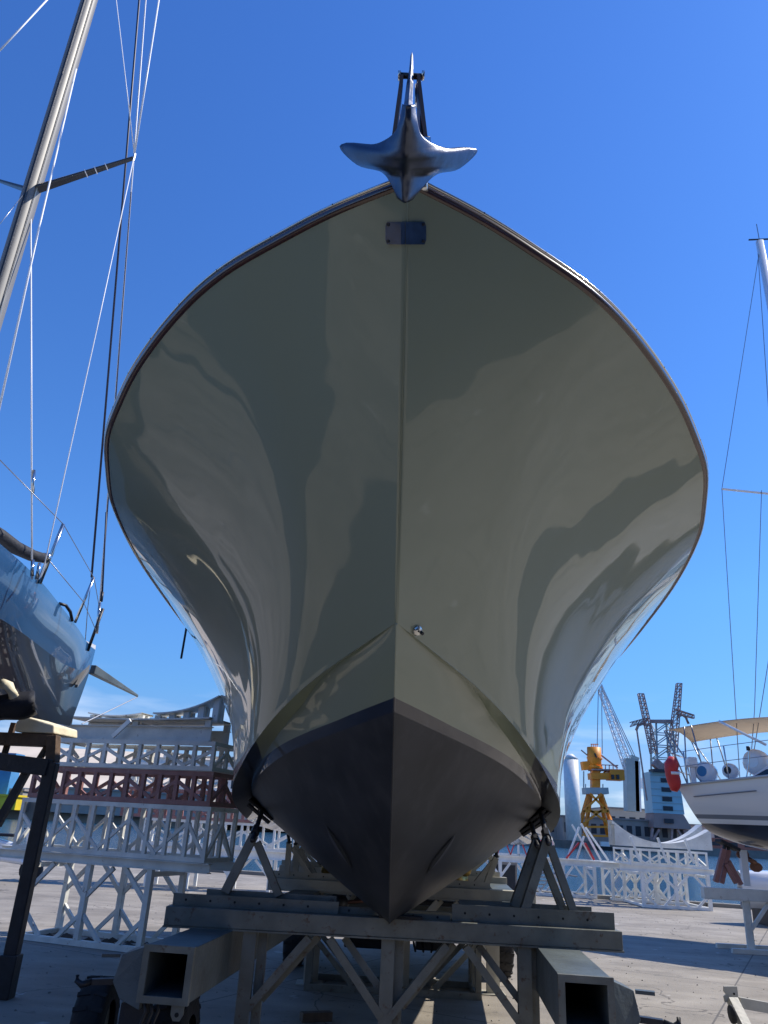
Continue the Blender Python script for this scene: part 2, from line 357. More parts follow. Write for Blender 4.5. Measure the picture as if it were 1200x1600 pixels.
WLS = .155
def hull_material():
    m = bpy.data.materials.new('hull_paint'); m.use_nodes = True; n = m.node_tree; b = n.nodes['Principled BSDF']; l = n.links.new
    g = n.nodes.new('ShaderNodeNewGeometry'); s_ = n.nodes.new('ShaderNodeSeparateXYZ'); l(g.outputs['Position'], s_.inputs[0])
    a = n.nodes.new('ShaderNodeMath'); a.operation = 'MULTIPLY_ADD'; a.inputs[1].default_value = WLS; l(s_.outputs[1], a.inputs[0]); l(s_.outputs[2], a.inputs[2])
    def step(v, wd=.0015):
        q = n.nodes.new('ShaderNodeMapRange'); q.inputs[1].default_value = v - wd; q.inputs[2].default_value = v + wd; l(a.outputs[0], q.inputs[0]); return q
    w0 = 2.27 + WLS * 4.25
    up = step(w0); bt = step(w0 - .055)
    c1 = n.nodes.new('ShaderNodeMixRGB'); c1.inputs[1].default_value = (.012, .015, .03, 1); c1.inputs[2].default_value = (.235, .272, .195, 1); l(up.outputs[0], c1.inputs[0])
    t = n.nodes.new('ShaderNodeTexNoise'); t.inputs['Scale'].default_value = 3; t.inputs['Detail'].default_value = 8; l(g.outputs['Position'], t.inputs[0])
    rr = n.nodes.new('ShaderNodeValToRGB'); rr.color_ramp.elements[0].color = (.013, .015, .021, 1); rr.color_ramp.elements[1].color = (.030, .032, .040, 1)
    rr.color_ramp.elements[0].position = .35; rr.color_ramp.elements[1].position = .7; l(t.outputs[0], rr.inputs[0])
    mpv = n.nodes.new('ShaderNodeMapping'); mpv.inputs['Scale'].default_value = (7, 7, .8); tv = n.nodes.new('ShaderNodeTexNoise'); tv.inputs['Scale'].default_value = 1.6; tv.inputs['Detail'].default_value = 7
    l(g.outputs['Position'], mpv.inputs[0]); l(mpv.outputs[0], tv.inputs[0]); mv = n.nodes.new('ShaderNodeMapRange'); mv.inputs[1].default_value = .5; mv.inputs[2].default_value = .8; mv.inputs[4].default_value = .55
    l(tv.outputs[0], mv.inputs[0]); mw = n.nodes.new('ShaderNodeMixRGB'); mw.inputs[2].default_value = (.055, .057, .062, 1); l(mv.outputs[0], mw.inputs[0]); l(rr.outputs[0], mw.inputs[1])
    c2 = n.nodes.new('ShaderNodeMixRGB'); l(bt.outputs[0], c2.inputs[0]); l(mw.outputs[0], c2.inputs[1]); l(c1.outputs[0], c2.inputs[2])
    l(c2.outputs[0], b.inputs['Base Color'])
    r = n.nodes.new('ShaderNodeMapRange'); r.inputs[3].default_value = .5; r.inputs[4].default_value = .35; l(bt.outputs[0], r.inputs[0]); l(r.outputs[0], b.inputs['Roughness'])
    l(bt.outputs[0], b.inputs['Coat Weight']); b.inputs['Coat Roughness'].default_value = .028; b.inputs['Coat IOR'].default_value = 1.48
    t2 = n.nodes.new('ShaderNodeTexNoise'); t2.inputs['Scale'].default_value = 1.3; t2.inputs['Detail'].default_value = 2; l(g.outputs['Position'], t2.inputs[0])
    bp = n.nodes.new('ShaderNodeBump'); bp.inputs['Strength'].default_value = .5; bp.inputs['Distance'].default_value = .02
    l(t2.outputs[0], bp.inputs['Height']); l(bp.outputs[0], b.inputs['Coat Normal']); return m
MT['hull'] = hull_material()
yacht = thing('motor_yacht', (.3, 6, 0), 'large olive glossy motor yacht seen bow on, hauled out on steel stands in the middle', 'motor yacht')
bvh_v = []; bvh_f = []
hull_bvh = MB()
for side in (-1, 1):
    T = [j / 40 for j in range(41)]
    rows = [[w3(stem_pt(t), side) for t in T]] + [[w3(topside(u, t), side) for t in T] for u in us[1:]]
    MB().grid(rows).build('topside', 'hull', yacht, smooth=True); hull_bvh.grid(rows)
    B = [j / 20 for j in range(21)]
    rows = [[w3(bottom(u, v), side) for v in B] for u in us[1:]]
    MB().grid(rows).build('bottom', 'hull', yacht, smooth=True); hull_bvh.grid(rows)
    rows = []
    for u in us[1:]:   # chine flat with a small lip below
        a = w3(bottom(u, 1), side); c = w3(Cp(u), side); k = min(1, u / 1.5)
        c2 = c + Vector((side * .003 * k, -.002 * k, -.006 * k)); c3 = c2 + Vector((-side * .003 * k, 0, .005 * k)); c4 = w3(topside(u, .015), side)
        rows.append([a, a * .5 + c2 * .5, c2, c3, c4])
    MB().grid(rows).build('spray_rail', 'hull', yacht, smooth=False); hull_bvh.grid(rows)
HB = BVHTree.FromPolygons([Vector(v) for v in hull_bvh.v], hull_bvh.f)
def onhull(px, py, off=.004):
    d = ray(px, py).normalized(); h = HB.ray_cast(C0, d)
    for k in range(1, 12):
        if h[0] is not None: break
        for q in (-k, k):
            h = HB.ray_cast(C0, ray(px + q, py).normalized())
            if h[0] is not None: break
    if h[0] is None: return None, None
    nn = h[1] if h[1].dot(d) < 0 else -h[1]
    return h[0] + nn * off, nn
# stem bar, keel strip and transom
MB().tube([w3((stem_pt(t)[0], 0, stem_pt(t)[2]), 1) for t in [i/30 for i in range(31)]], .0035, 8).build('stem', 'hull', yacht, smooth=True)
kp = [w3((Kp(u)[0], 0, Kp(u)[2]), 1) for u in [i * .1 for i in range(101)]]
MB().tube(kp, .006, 8).build('keel', 'hull', yacht, smooth=True)
tr = [w3(bottom(10, v), 1) for v in (0, .5, 1)] + [w3(topside(10, t), 1) for t in (0, .25, .5, .75, 1)]
tl = [w3(bottom(10, v), -1) for v in (0, .5, 1)] + [w3(topside(10, t), -1) for t in (0, .25, .5, .75, 1)]
MB().grid([tr, tl]).build('transom', 'hull', yacht)
# deck with coaming, cabin
ys = [2.53 + (13.45 - 2.53) * (i / 60) ** 1.3 for i in range(61)]
MB().grid([[sheer(y, -1, .01, -.02), Vector((AX(y), y, sheer(y).z + .05)), sheer(y, 1, .01, -.02)] for y in ys]).build('deck', 'teal', yacht, smooth=True)
def sweep(name, m, prof, y0=2.5, y1=13.4, n=110, smooth=True):
    for side in (-1, 1):
        rows = []
        for i in range(n + 1):
            y = y0 + (y1 - y0) * (i / n) ** 1.6
            rows.append([sheer(y, side, dz, do) for do, dz in prof])
        MB().grid(rows, close=True).build(name, m, yacht, smooth=smooth)
sweep('wooden_rail', 'wood', [(-.03, -.006), (.012, -.004), (.028, .006), (.032, .022), (.024, .036), (-.03, .04)])
sweep('steel_rail', 'steel', [(-.03, .0405), (.030, .041), (.036, .045), (.034, .051), (.018, .056), (-.03, .057)])
MB().tube([sheer(2.52, 1, .0), sheer(2.52, 1, .067)], .035, 10).build('rail_nosing', 'steel', yacht, smooth=True)
for side in (-1, 1):
    for i in range(16):
        y = 2.66 + i * .19 + (i * i) * .012
        p = sheer(y, side, .047, .034)
        MB().tube([p - V(side * .004, 0, 0), p + V(side * .001, -.001, -.001)], .004, 6).build('rail_screw', 'black', yacht)
MB().prism([(AX(7.2) - 1.25, 7.2, 3.5), (AX(7.2) + 1.25, 7.2, 3.5), (AX(7.9) + 1.15, 8.3, 4.75), (AX(7.9) - 1.15, 8.3, 4.75)], (.2, 4.2, 0)).build('cabin', 'gel', yacht)
MB().box(AX(10) - 1.35, 8.1, 4.76, AX(10) + 1.35, 12.4, 4.86).build('hardtop', 'gel', yacht)
for side in (-1, 1):
    MB().hexa([(AX(9) + side * 1.24, 8.4, 4.0), (AX(9) + side * 1.26, 8.4, 4.0), (AX(12) + side * 1.26, 12, 4.0), (AX(12) + side * 1.24, 12, 4.0),
               (AX(9) + side * 1.24, 8.7, 4.5), (AX(9) + side * 1.26, 8.7, 4.5), (AX(12) + side * 1.26, 12, 4.5), (AX(12) + side * 1.24, 12, 4.5)]).build('window', 'glass', yacht)
# stem plate (polished steel wrapped round the stem)
for x0, x1, nm in ((603.5, 632.4, 'l'), (633.2, 664.5, 'r')):
    nx = 6; ny = 5; rows = []
    for j in range(ny + 1):
        row = []
        for i in range(nx + 1):
            px = x0 + (x1 - x0) * i / nx; py = 347 + 35 * j / ny
            cut = 2.5 if (j in (0, ny)) else 0
            if nm == 'l' and i == 0: px += cut
            if nm == 'r' and i == nx: px -= cut
            row.append(onhull(px, py, .008)[0])
        rows.append(row)
    pl = MB().grid(rows).build('stem_plate', 'plate', yacht)
    sm = pl.modifiers.new('s', 'SOLIDIFY'); sm.thickness = .006; sm.offset = 0
    for sxp, syp in (((608, 351), (608, 377)) if nm == 'l' else ((660, 351), (660, 377))):
        p, nn = onhull(sxp, syp, .012)
        MB().tube([p, p + nn * .006], .007, 8).build('plate_screw', 'black', pl)
# towing eye beside the stem
p, nn = onhull(651, 985, .0)
MB().tube([p - nn * .01, p + nn * .012, p + nn * .02], [.030, .030, .022], 14).build('towing_eye', 'steel', yacht, smooth=True)
p2 = p + nn * .022
MB().tube([p2 + V(.008, 0, 0), p2 + nn * .02 + V(.008, 0, -.002)], .009, 8).build('eye_bolt', 'black', yacht)
# bow thruster tunnels, propellers and shafts
for top, bot, bulge in (((511, 1291), (550, 1356), -1), ((710, 1304), (667, 1364), 1)):
    def almond(w0, w1, off):
        rows = []
        for i in range(13):
            f = i / 12; cx = top[0] + (bot[0] - top[0]) * f; cy = top[1] + (bot[1] - top[1]) * f; wd = math.sin(math.pi * f) ** .8
            rows.append([onhull(cx + q * wd, cy + q * wd * bulge * -.5, off if f not in (0, 1) else .001)[0] for q in [w0 + (w1 - w0) * k / 5 for k in range(6)]])
        return MB().grid(rows)
    th_ = almond(-9, 9, .004).build('thruster_fairing', 'antifoul_worn', yacht, smooth=True)
    (almond(-2, 8, .007) if bulge < 0 else almond(-8, 2, .007)).build('tunnel_mouth', 'hole', th_, smooth=True)
for px, py in ((527, 1352), (713, 1362)):
    c = aY(px, py, 10.2)
    pr_ = MB().tube([c + V(0, -.08, 0), c + V(0, .02, 0), c + V(0, .12, 0)], [.035, .045, .03], 10).build('propeller', 'bronze', yacht, smooth=True)
    for k in range(4):
        t = k * math.pi / 2 + .5; d = V(math.cos(t), 0, math.sin(t)); e = V(-math.sin(t), .35, math.cos(t))
        rows = []
        for i in range(7):
            r = .035 + .17 * i / 6; wd = .02 + .085 * math.sin(math.pi * min(1, (i + 1.2) / 7.4))
            rows.append([c + d * r - e * wd, c + d * r + V(0, .012, 0), c + d * r + e * wd])
        bl = MB().grid(rows).build('blade', 'bronze', pr_, smooth=True); s_ = bl.modifiers.new('s', 'SOLIDIFY'); s_.thickness = .008
    MB().bar(c + V(0, 0, 0), c + V(0, -1.6, .22), .03).build('propeller_shaft', 'steel', yacht)
# ------------------------------------------------------------------ anchor and bow roller
roller = None
AYY = 2.28
rl = []
for s_, xs in ((-1, (614, 618, 628, 626)), (1, (667, 661, 654, 656))):
    a = aY(xs[0], 220, 2.34); b = aY(xs[2], 116, 2.30)
    c = aY(xs[1], 214, 2.62)
    MB().hexa([a + V(-.009, 0, -.03), a + V(.009, 0, -.03), a + V(.009, .35, .0), a + V(-.009, .35, .0),
               b + V(-.007, 0, 0), b + V(.007, 0, 0), b + V(.007, .06, .0), b + V(-.007, .06, .0)]).build('roller_cheek', 'darkbronze', yacht)
MB().tube([aY(611, 218, 2.36), aY(671, 218, 2.36)], .014, 10).build('roller_pin', 'black', yacht, smooth=True)
MB().tube([aY(624, 118, 2.32), aY(662, 120, 2.32)], .013, 10).build('top_pin', 'black', yacht, smooth=True)
for px in (624, 661): 
    q = aY(px, 118.5, 2.32); MB().tube([q - V(.006, 0, 0), q + V(.006, 0, 0)], .021, 10).build('pin_cap', 'steel', yacht, smooth=True)
MB().tube([aY(648, 150, 2.42), aY(655, 150, 2.42)], .05, 16).build('bow_roller', 'steel', yacht, smooth=True)
MB().bar(aY(658, 160, 2.36), aY(657, 216, 2.36), .008, .03).build('keeper_arm', 'black', yacht)
q = sheer(2.5, 1, .05)
MB().box(q.x - .07, 2.32, q.z + .0, q.x + .07, 3.1, q.z + .04).build('roller_plate', 'steel', yacht)

anchor = thing('anchor', aY(636, 250, 2.25), 'polished steel plough anchor with two curved flukes stowed at the bow of the olive yacht', 'anchor')
def half(sgn):
    # (px, py, Y, thickness)
    C = 636.0
    ridge = [(638, 163, 2.3), (637, 188, 2.27), (636, 204, 2.235), (635.5, 222, 2.2), (635, 240, 2.18), (634.5, 251, 2.17), (634, 262, 2.17), (633.5, 276, 2.17), (633, 296, 2.18), (632.5, 314, 2.19)]
    outr = [(644, 163, 2.33), (648, 190, 2.31), (655, 212, 2.31), (673, 226, 2.33), (700, 234, 2.38), (742.5, 233.5, 2.50), (716, 260, 2.44), (682, 268, 2.35), (659, 290, 2.26), (641, 310, 2.21)]
    outl = [(633, 163, 2.33), (628, 190, 2.31), (620, 208, 2.31), (604, 221, 2.33), (580, 229, 2.38), (534.5, 227, 2.50), (560, 254, 2.44), (597, 264.5, 2.35), (613, 284, 2.26), (624, 308, 2.21)]
    return ridge, (outr if sgn > 0 else outl)
rows = []; N = 48
rd, our = half(1); _, oul = half(-1)
for i in range(N + 1):
    t = 9 * i / N; a = crom(rd, t); row = []
    for ou, fs in ((oul, [1 - k / 14 for k in range(14)]), (our, [k / 14 for k in range(15)])):
        b = crom(ou, t)
        for f in fs:
            cv = 3.0 * math.sin(math.pi * f) * (.8 if 3.6 < t < 6 else .1)
            Yb = 2.06 + .042 * t
            Y = Yb + (b[2] - a[2]) * (.62 * f ** 1.5) + .005 * f
            row.append(aY(a[0] + (b[0] - a[0]) * f, a[1] + (b[1] - a[1]) * f + cv, Y))
    rows.append(row)
fl = MB().grid(rows).build('fluke', 'anchor', anchor, smooth=True)
sm = fl.modifiers.new('s', 'SOLIDIFY'); sm.thickness = .012; sm.offset = -1
sh = [(636, 200, 2.13, .036), (636.5, 185, 2.14, .036), (638, 160, 2.18, .034), (640.5, 130, 2.29, .029), (642.5, 108, 2.31, .018), (643.5, 87, 2.33, .012)]
rows = []
for px, py, Y, wd in sh:
    c = aY(px, py, Y); rows.append([c + V(-wd/2, 0, 0), c + V(0, -.018, 0), c + V(wd/2, 0, 0), c + V(wd/2, .10 if py < 200 else .05, .0), c + V(-wd/2, .10 if py < 200 else .05, .0)])
MB().grid(rows, close=True).add(rows[-1], [(0, 1, 2, 3, 4)]).build('shank', 'anchor', anchor, bevel=.003)

# ------------------------------------------------------------------ boat stand (beam trestle with screw props)
def ibeam(mb, a, b, h, w_, t=.012):
    a = Vector(a); b = Vector(b)
    mb.bar(a + V(0, 0, h - t/2), b + V(0, 0, h - t/2), w_, t); mb.bar(a + V(0, 0, t/2), b + V(0, 0, t/2), w_, t)
    mb.bar(a + V(0, 0, t + .0005), b + V(0, 0, t + .0005), .01, .01)
    mb.bar(a + V(0, 0, h/2), b + V(0, 0, h/2), .012, h - 2*t - .001); return mb
def stand(name, x0, x1, Y, zt, props, label, m='stand', legs=None, plates=None, bh=.115, group=None, hm='stand'):
    t = thing(name, ((x0 + x1) / 2, Y, 0), label, 'boat stand', group)
    zb = zt - bh
    MB().box(x0, Y - .075, zb, x1, Y + .075, zt).build('main_beam', m, t, bevel=.004)
    MB().box(x0 - .004, Y - .082, zb - .012, x1 + .004, Y + .082, zb - .001).build('beam_flange', m, t)
    for (a, b, dy, hh, off) in plates:
        pl = MB().box(a, Y + dy - .012, zt + .001 + off, b, Y + dy, zt + hh + off).build('bolted_plate', hm, t)
        n = int((b - a) / .17)
        for i in range(n):
            x = a + .09 + i * .17
            MB().tube([V(x, Y + dy - .0135, zt + off + hh * .5), V(x, Y + dy - .011, zt + off + hh * .5)], .0085, 8).build('bolt_hole', 'hole', pl)
        MB().box(a, Y + dy + .001, zt + off + .001, b, Y + dy + .06, zt + off + .012).build('plate_foot', hm, pl)
    for x in legs:
        MB().box(x - .045, Y - .055, .012, x + .045, Y - .005, zb - .013).build('leg', m, t)
        MB().box(x + .05, Y + .03, .012, x + .11, Y + .09, zb - .013).build('leg', m, t)
        MB().box(x - .12, Y - .12, 0, x + .16, Y + .14, .011).build('foot_plate', m, t)
    for i, x in enumerate(legs):
        for dx in ((-1, 1) if 0 < i < len(legs) - 1 else ((1,) if i == 0 else (-1,))):
            MB().bar((x + dx * .03, Y - .03, zb - .46), (x + dx * .40, Y - .03, zb - .03), .05, .06, up=(0, 1, 0)).build('brace', m, t)
            MB().bar((x + .08 + dx * .03, Y + .06, zb - .42), (x + .08 + dx * .38, Y + .06, zb - .03), .045, .045, up=(0, 1, 0)).build('brace', m, t)
    for (ba, bb, ap, tip, padn) in props:   # base a, base b, apex, pad point
        ba, bb, ap, tip = map(Vector, (ba, bb, ap, tip))
        MB().bar(ba, ap, .062, .062, up=(0, 1, 0)).build('prop_leg', hm, t)
        MB().bar(bb, ap - (ap - bb).normalized() * .055, .052, .052, up=(0, 1, 0)).build('prop_leg', hm, t)
        s_ = (tip - ap)
        MB().tube([ap - s_ * .15, ap + s_ * .97], .019, 10).build('jack_screw', 'black', t, smooth=True)
        n_ = MB().tube([ap + s_ * .02, ap + s_ * .22], .034, 6).build('jack_nut', 'black', t)
        if padn is not None:
            nn = Vector(padn).normalized(); a = nn.cross(V(0, 1, 0)).normalized()
            MB().bar(tip - a * .13 - nn * .012, tip + a * .13 - nn * .012, .11, .022, up=nn).build('prop_pad', 'rubber', t, bevel=.004)
            MB().bar(tip - a * .12 - nn * .060, tip + a * .12 - nn * .060, .05, .02, up=nn).build('pad_bracket', 'black', t)
            MB().bar(tip - nn * .07, tip - nn * .012, .04).build('pad_pivot', 'black', t)
    return t
BY = 5.9
def bx(px, py, dy=0): return aY(px, py, BY + dy)
x0 = bx(262, 1425).x; x1 = bx(968, 1470).x; zt = 1.035
pads = []
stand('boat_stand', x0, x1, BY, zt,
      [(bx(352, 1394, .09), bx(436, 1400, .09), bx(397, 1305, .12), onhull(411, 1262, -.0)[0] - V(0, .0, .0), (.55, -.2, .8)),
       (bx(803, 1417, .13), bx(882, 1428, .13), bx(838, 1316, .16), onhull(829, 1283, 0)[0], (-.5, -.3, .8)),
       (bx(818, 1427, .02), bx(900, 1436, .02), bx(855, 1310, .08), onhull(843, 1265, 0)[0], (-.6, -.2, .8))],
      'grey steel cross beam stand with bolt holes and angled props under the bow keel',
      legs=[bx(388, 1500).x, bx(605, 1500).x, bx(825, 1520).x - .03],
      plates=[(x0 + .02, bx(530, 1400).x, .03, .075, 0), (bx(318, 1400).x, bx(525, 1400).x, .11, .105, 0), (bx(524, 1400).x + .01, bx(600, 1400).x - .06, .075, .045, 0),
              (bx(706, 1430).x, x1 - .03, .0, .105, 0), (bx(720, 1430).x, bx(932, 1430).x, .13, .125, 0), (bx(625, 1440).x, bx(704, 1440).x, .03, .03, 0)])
MB().box(.12, BY - .08, zt + .001, .42, BY + .1, zt + .018).build('keel_pad', 'rubber', bpy.data.objects['boat_stand'])
y2 = 9.6
def b2(px, py, dy=0): return aY(px, py, y2 + dy)
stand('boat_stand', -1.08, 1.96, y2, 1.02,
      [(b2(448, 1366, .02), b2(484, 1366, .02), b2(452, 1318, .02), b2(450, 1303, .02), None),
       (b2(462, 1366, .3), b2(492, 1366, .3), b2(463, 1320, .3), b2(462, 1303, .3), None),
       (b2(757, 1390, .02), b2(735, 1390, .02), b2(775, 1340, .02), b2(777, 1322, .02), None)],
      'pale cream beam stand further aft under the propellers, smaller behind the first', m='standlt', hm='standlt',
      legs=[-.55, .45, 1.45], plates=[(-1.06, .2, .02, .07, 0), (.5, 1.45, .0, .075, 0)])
y3 = 12.9
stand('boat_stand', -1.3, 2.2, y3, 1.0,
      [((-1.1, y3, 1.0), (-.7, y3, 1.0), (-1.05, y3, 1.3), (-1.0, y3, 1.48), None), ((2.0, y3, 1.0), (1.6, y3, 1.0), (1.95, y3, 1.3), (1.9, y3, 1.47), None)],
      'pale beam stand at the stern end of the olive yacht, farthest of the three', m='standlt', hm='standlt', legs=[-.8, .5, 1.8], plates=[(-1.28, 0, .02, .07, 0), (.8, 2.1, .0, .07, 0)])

# ------------------------------------------------------------------ boat trailer with two square tubes
tra = thing('boat_trailer', (.3, 6.5, 0), 'dark blue grey boat mover with two hollow square arms reaching out under the olive bow', 'boat trailer')
def tyre(c, r, wd, parent, axis=V(1, 0, 0), treads=18):
    c = Vector(c); axis = Vector(axis).normalized(); u = V(0, 0, 1); v = axis.cross(u).normalized()
    prof = [(.52, -.5), (.80, -.52), (.95, -.46), (1.0, -.34), (1.0, .34), (.95, .46), (.80, .52), (.52, .5)]
    rows = []; N = 36
    for i in range(N):
        t = 2 * math.pi * i / N
        rows.append([c + axis * (h * wd) + (u * math.cos(t) + v * math.sin(t)) * r * q for q, h in prof])
    rows.append(rows[0])
    o = MB().grid(rows).build('tyre', 'rubber', parent, smooth=True)
    for i in range(treads):
        t = 2 * math.pi * i / treads; d = u * math.cos(t) + v * math.sin(t); e = -u * math.sin(t) + v * math.cos(t)
        for sg in (-1, 1):
            a = c + d * r * 1.0 + axis * wd * .06 * sg; b = c + d * r * .985 + axis * wd * .47 * sg + e * .05 * r
            MB().bar(a, b, r * .10, r * .05, up=d).build('tread_block', 'rubber', o)
    rm = MB().tube([c - axis * wd * .3, c + axis * wd * .3], r * .54, 20).build('rim', 'stand', o, smooth=False)
    return o
def hollow(a, b, wd, h, t, name, m, lip=True):
    a = Vector(a); b = Vector(b); d = (b - a).normalized(); s_ = d.cross(V(0, 0, 1)).normalized(); k = V(0, 0, 1)
    q = lambda P, W, H: [P - s_*W/2 - k*H/2, P + s_*W/2 - k*H/2, P + s_*W/2 + k*H/2, P - s_*W/2 + k*H/2]
    o = MB().grid([q(b, wd, h), q(a, wd, h), q(a, wd - 2*t, h - 2*t), q(a + d * 5, wd - 2*t, h - 2*t)], close=True)
    o.add(q(a + d * 5, wd - 2*t, h - 2*t), [(0, 1, 2, 3)]).add(q(b, wd, h), [(0, 1, 2, 3)])
    o = o.build(name, m, tra, bevel=.003)
    if lip:
        MB().grid([q(a - d * .012, wd + .012, h + .012), q(a + d * .02, wd + .012, h + .012)], close=True).add(
            q(a - d * .012, wd + .012, h + .012) + q(a - d * .012, wd - 2*t, h - 2*t), [(0, 1, 5, 4), (1, 2, 6, 5), (2, 3, 7, 6), (3, 0, 4, 7)]).build('end_frame', 'stand', o)
    return o
dirv = V(.10, 1, 0).normalized()
for sgn, fr in ((-1, V(-1.085, 4.98, .775)), (1, V(1.235, 4.74, .775))):
    wd = .285; b = fr + dirv * (8.0 if sgn < 0 else 8.2)
    tb = hollow(fr, b, wd, .275, .03, 'square_arm', 'tube')
    # side bracket plate (outer side)
    ox = fr.x + sgn * (wd / 2 + .001)
    poly = [V(ox, fr.y + .08, .90), V(ox + sgn * .16, fr.y + .14, .84), V(ox + sgn * .19, fr.y + .14, .70), V(ox + sgn * .13, fr.y + .12, .62), V(ox, fr.y + .08, .58)]
    MB().prism(poly, (0, .22, 0)).build('side_bracket', 'tube', tra, bevel=.004)
    p = V(ox + sgn * .19, fr.y + .18, .73)
    MB().bar(p + V(-sgn * .01, 0, .10), p + V(sgn * .09, -.03, .10), .05, .018).build('bracket_lug', 'tube', tra)
    MB().bar(p + V(-sgn * .02, 0, -.03), p + V(sgn * .12, -.04, -.035), .045, .03).build('hook_arm', 'black', tra)
    MB().tube([p + V(sgn * .12, -.04, -.035), p + V(sgn * .17, -.06, -.05), p + V(sgn * .20, -.06, -.03), p + V(sgn * .205, -.05, -.005)], [.018, .02, .016, .012], 8).build('hook', 'black', tra, smooth=True)
    # tow lug below
    lx = fr.x - sgn * -.09 if sgn > 0 else fr.x + .09
    MB().prism([V(lx - .035, fr.y - .005, .635), V(lx + .035, fr.y - .005, .635), V(lx + .035, fr.y - .005, .585), V(lx + .018, fr.y - .005, .555), V(lx - .018, fr.y - .005, .555), V(lx - .035, fr.y - .005, .585)], (0, .018, 0)).build('tow_lug', 'stand', tra)
    MB().tube([V(lx, fr.y - .008, .585), V(lx, fr.y - .004, .585)], .012, 10).build('lug_hole', 'hole', tra)
    # leg column, cylinder hoses and front wheels
    MB().box(ox - sgn * .02, fr.y + .14, .14, ox + sgn * .12, fr.y + .30, .60).build('leg_column', 'black', tra)
    MB().box(ox - sgn * .1, fr.y + .1, 0.0, ox + sgn * .2, fr.y + .36, .14).build('column_foot', 'black', tra)
    hx = ox - sgn * .03
    for k in range(3):
        x = hx - sgn * (.0 + .03 * k); y = fr.y + .06 + .02 * k
        MB().tube([V(x, y, .64), V(x - sgn * .02, y - .02, .58), V(x + sgn * .01, y, .50), V(x - sgn * .015, y + .02, .40), V(x, y + .02, .30)], .009, 6).build('hose', 'black', tra, smooth=True)
tyre((-1.74, 6.0, .30), .27, .20, tra, axis=(1, .05, 0))
tyre((-1.12, 5.55, .34), .26, .22, tra, axis=(1, -.05, 0))
tyre((1.62, 4.85, .27), .27, .2, tra, axis=(1, 0, 0)) if False else None
# rear axle assembly seen between the stand legs
for x in (-.80, 1.74): tyre((x, 10.7, .36), .36, .24, tra)
MB().box(-.62, 10.6, .36, 1.58, 11.3, .80).build('axle_housing', 'black', tra, bevel=.02)
MB().box(-.2, 10.85, .2, .35, 11.0, .43).build('gearbox', 'black', tra, bevel=.02)
MB().box(.7, 10.8, .22, 1.15, 11.0, .43).build('pump_box', 'black', tra, bevel=.02)
for i in range(5):
    MB().tube([V(.45 + i * .1, 10.85, .45), V(.43 + i * .12, 10.75, .30 + .02 * (i % 2)), V(.5 + i * .1, 10.85, .2)], .014, 6).build('hose', 'black', tra, smooth=True)
for i in range(4):
    MB().box(1.0, 10.78, .44 + i * .035, 1.14, 10.8, .46 + i * .035).build('step_rung', 'white', tra)
MB().bar((-.45, 10.3, .62), (.9, 11.4, .66), .06).build('drawbar', 'black', tra)
MB().tube([V(-.27, 8.6, .88), V(-.2, 8.7, .88)], .07, 12).build('pulley', 'black', tra, smooth=True)
MB().tube([V(-.2, 8.65, .88), V(.35, 8.9, .93)], .018, 8).build('pulley_rod', 'darkbronze', tra, smooth=True)

# ------------------------------------------------------------------ white steel frames
def lattice_frame(name, P, u, Lg, dep, z0, z1, nb, m, label, s=.05, group=None, braces=True, cat='steel frame', parts=True, knee=True, jit=0):
    """box truss: two long faces of posts between rails, end faces with a central post, knee braces"""
    u = Vector(u).normalized(); v = V(-u.y, u.x, 0); P = Vector(P)
    t = thing(name, P + V(0, 0, z0), label, cat, group)
    at = lambda a, b, z: P + u * a + v * b + V(0, 0, z)
    h = z1 - z0; hs_ = s / 2
    for b in (0, dep):
        for z in (z0 + hs_, z1 - hs_ - .003):
            MB().bar(at(0, b, z), at(Lg, b, z), s, s).build('rail', m, t)
        for i in range(nb + 1):
            a = hs_ + (Lg - s) * i / nb
            MB().bar(at(a, b, z0 + s + .001), at(a, b, z1 - s - .004), s * .92, s * .92, up=v).build('post', m, t)
        if braces:
            step = 3 if nb >= 6 else 2
            for i in range(0, nb, step):
                a0 = hs_ + (Lg - s) * i / nb; a1 = hs_ + (Lg - s) * min(i + 1.6, nb) / nb
                a2 = hs_ + (Lg - s) * min(i + step, nb) / nb; am = hs_ + (Lg - s) * max(min(i + step, nb) - 1.6, 0) / nb
                MB().bar(at(a0, b - .004, z0 + h * .70), at(a1, b - .004, z0 + s), s * .75, s * .6, up=v).build('brace', m, t)
                if i + step <= nb: MB().bar(at(a2, b + .004, z0 + h * .70), at(am, b + .004, z0 + s), s * .75, s * .6, up=v).build('brace', m, t)
    for a in (hs_, Lg - hs_):
        for z in (z0 + hs_ + .001, z1 - hs_ - .002):
            MB().bar(at(a, hs_, z), at(a, dep - hs_, z), s * .95, s * .95).build('end_rail', m, t)
        MB().bar(at(a, dep / 2, z0 + s + .002), at(a, dep / 2, z1 - s - .005), s * .9, s * .9, up=u).build('post', m, t)
        for q in (0, dep):
            MB().bar(at(a, q + (hs_ if q == 0 else -hs_), z0 + s), at(a, dep / 2, z0 + h * .68), s * .7, s * .7, up=u).build('brace', m, t)
    return t
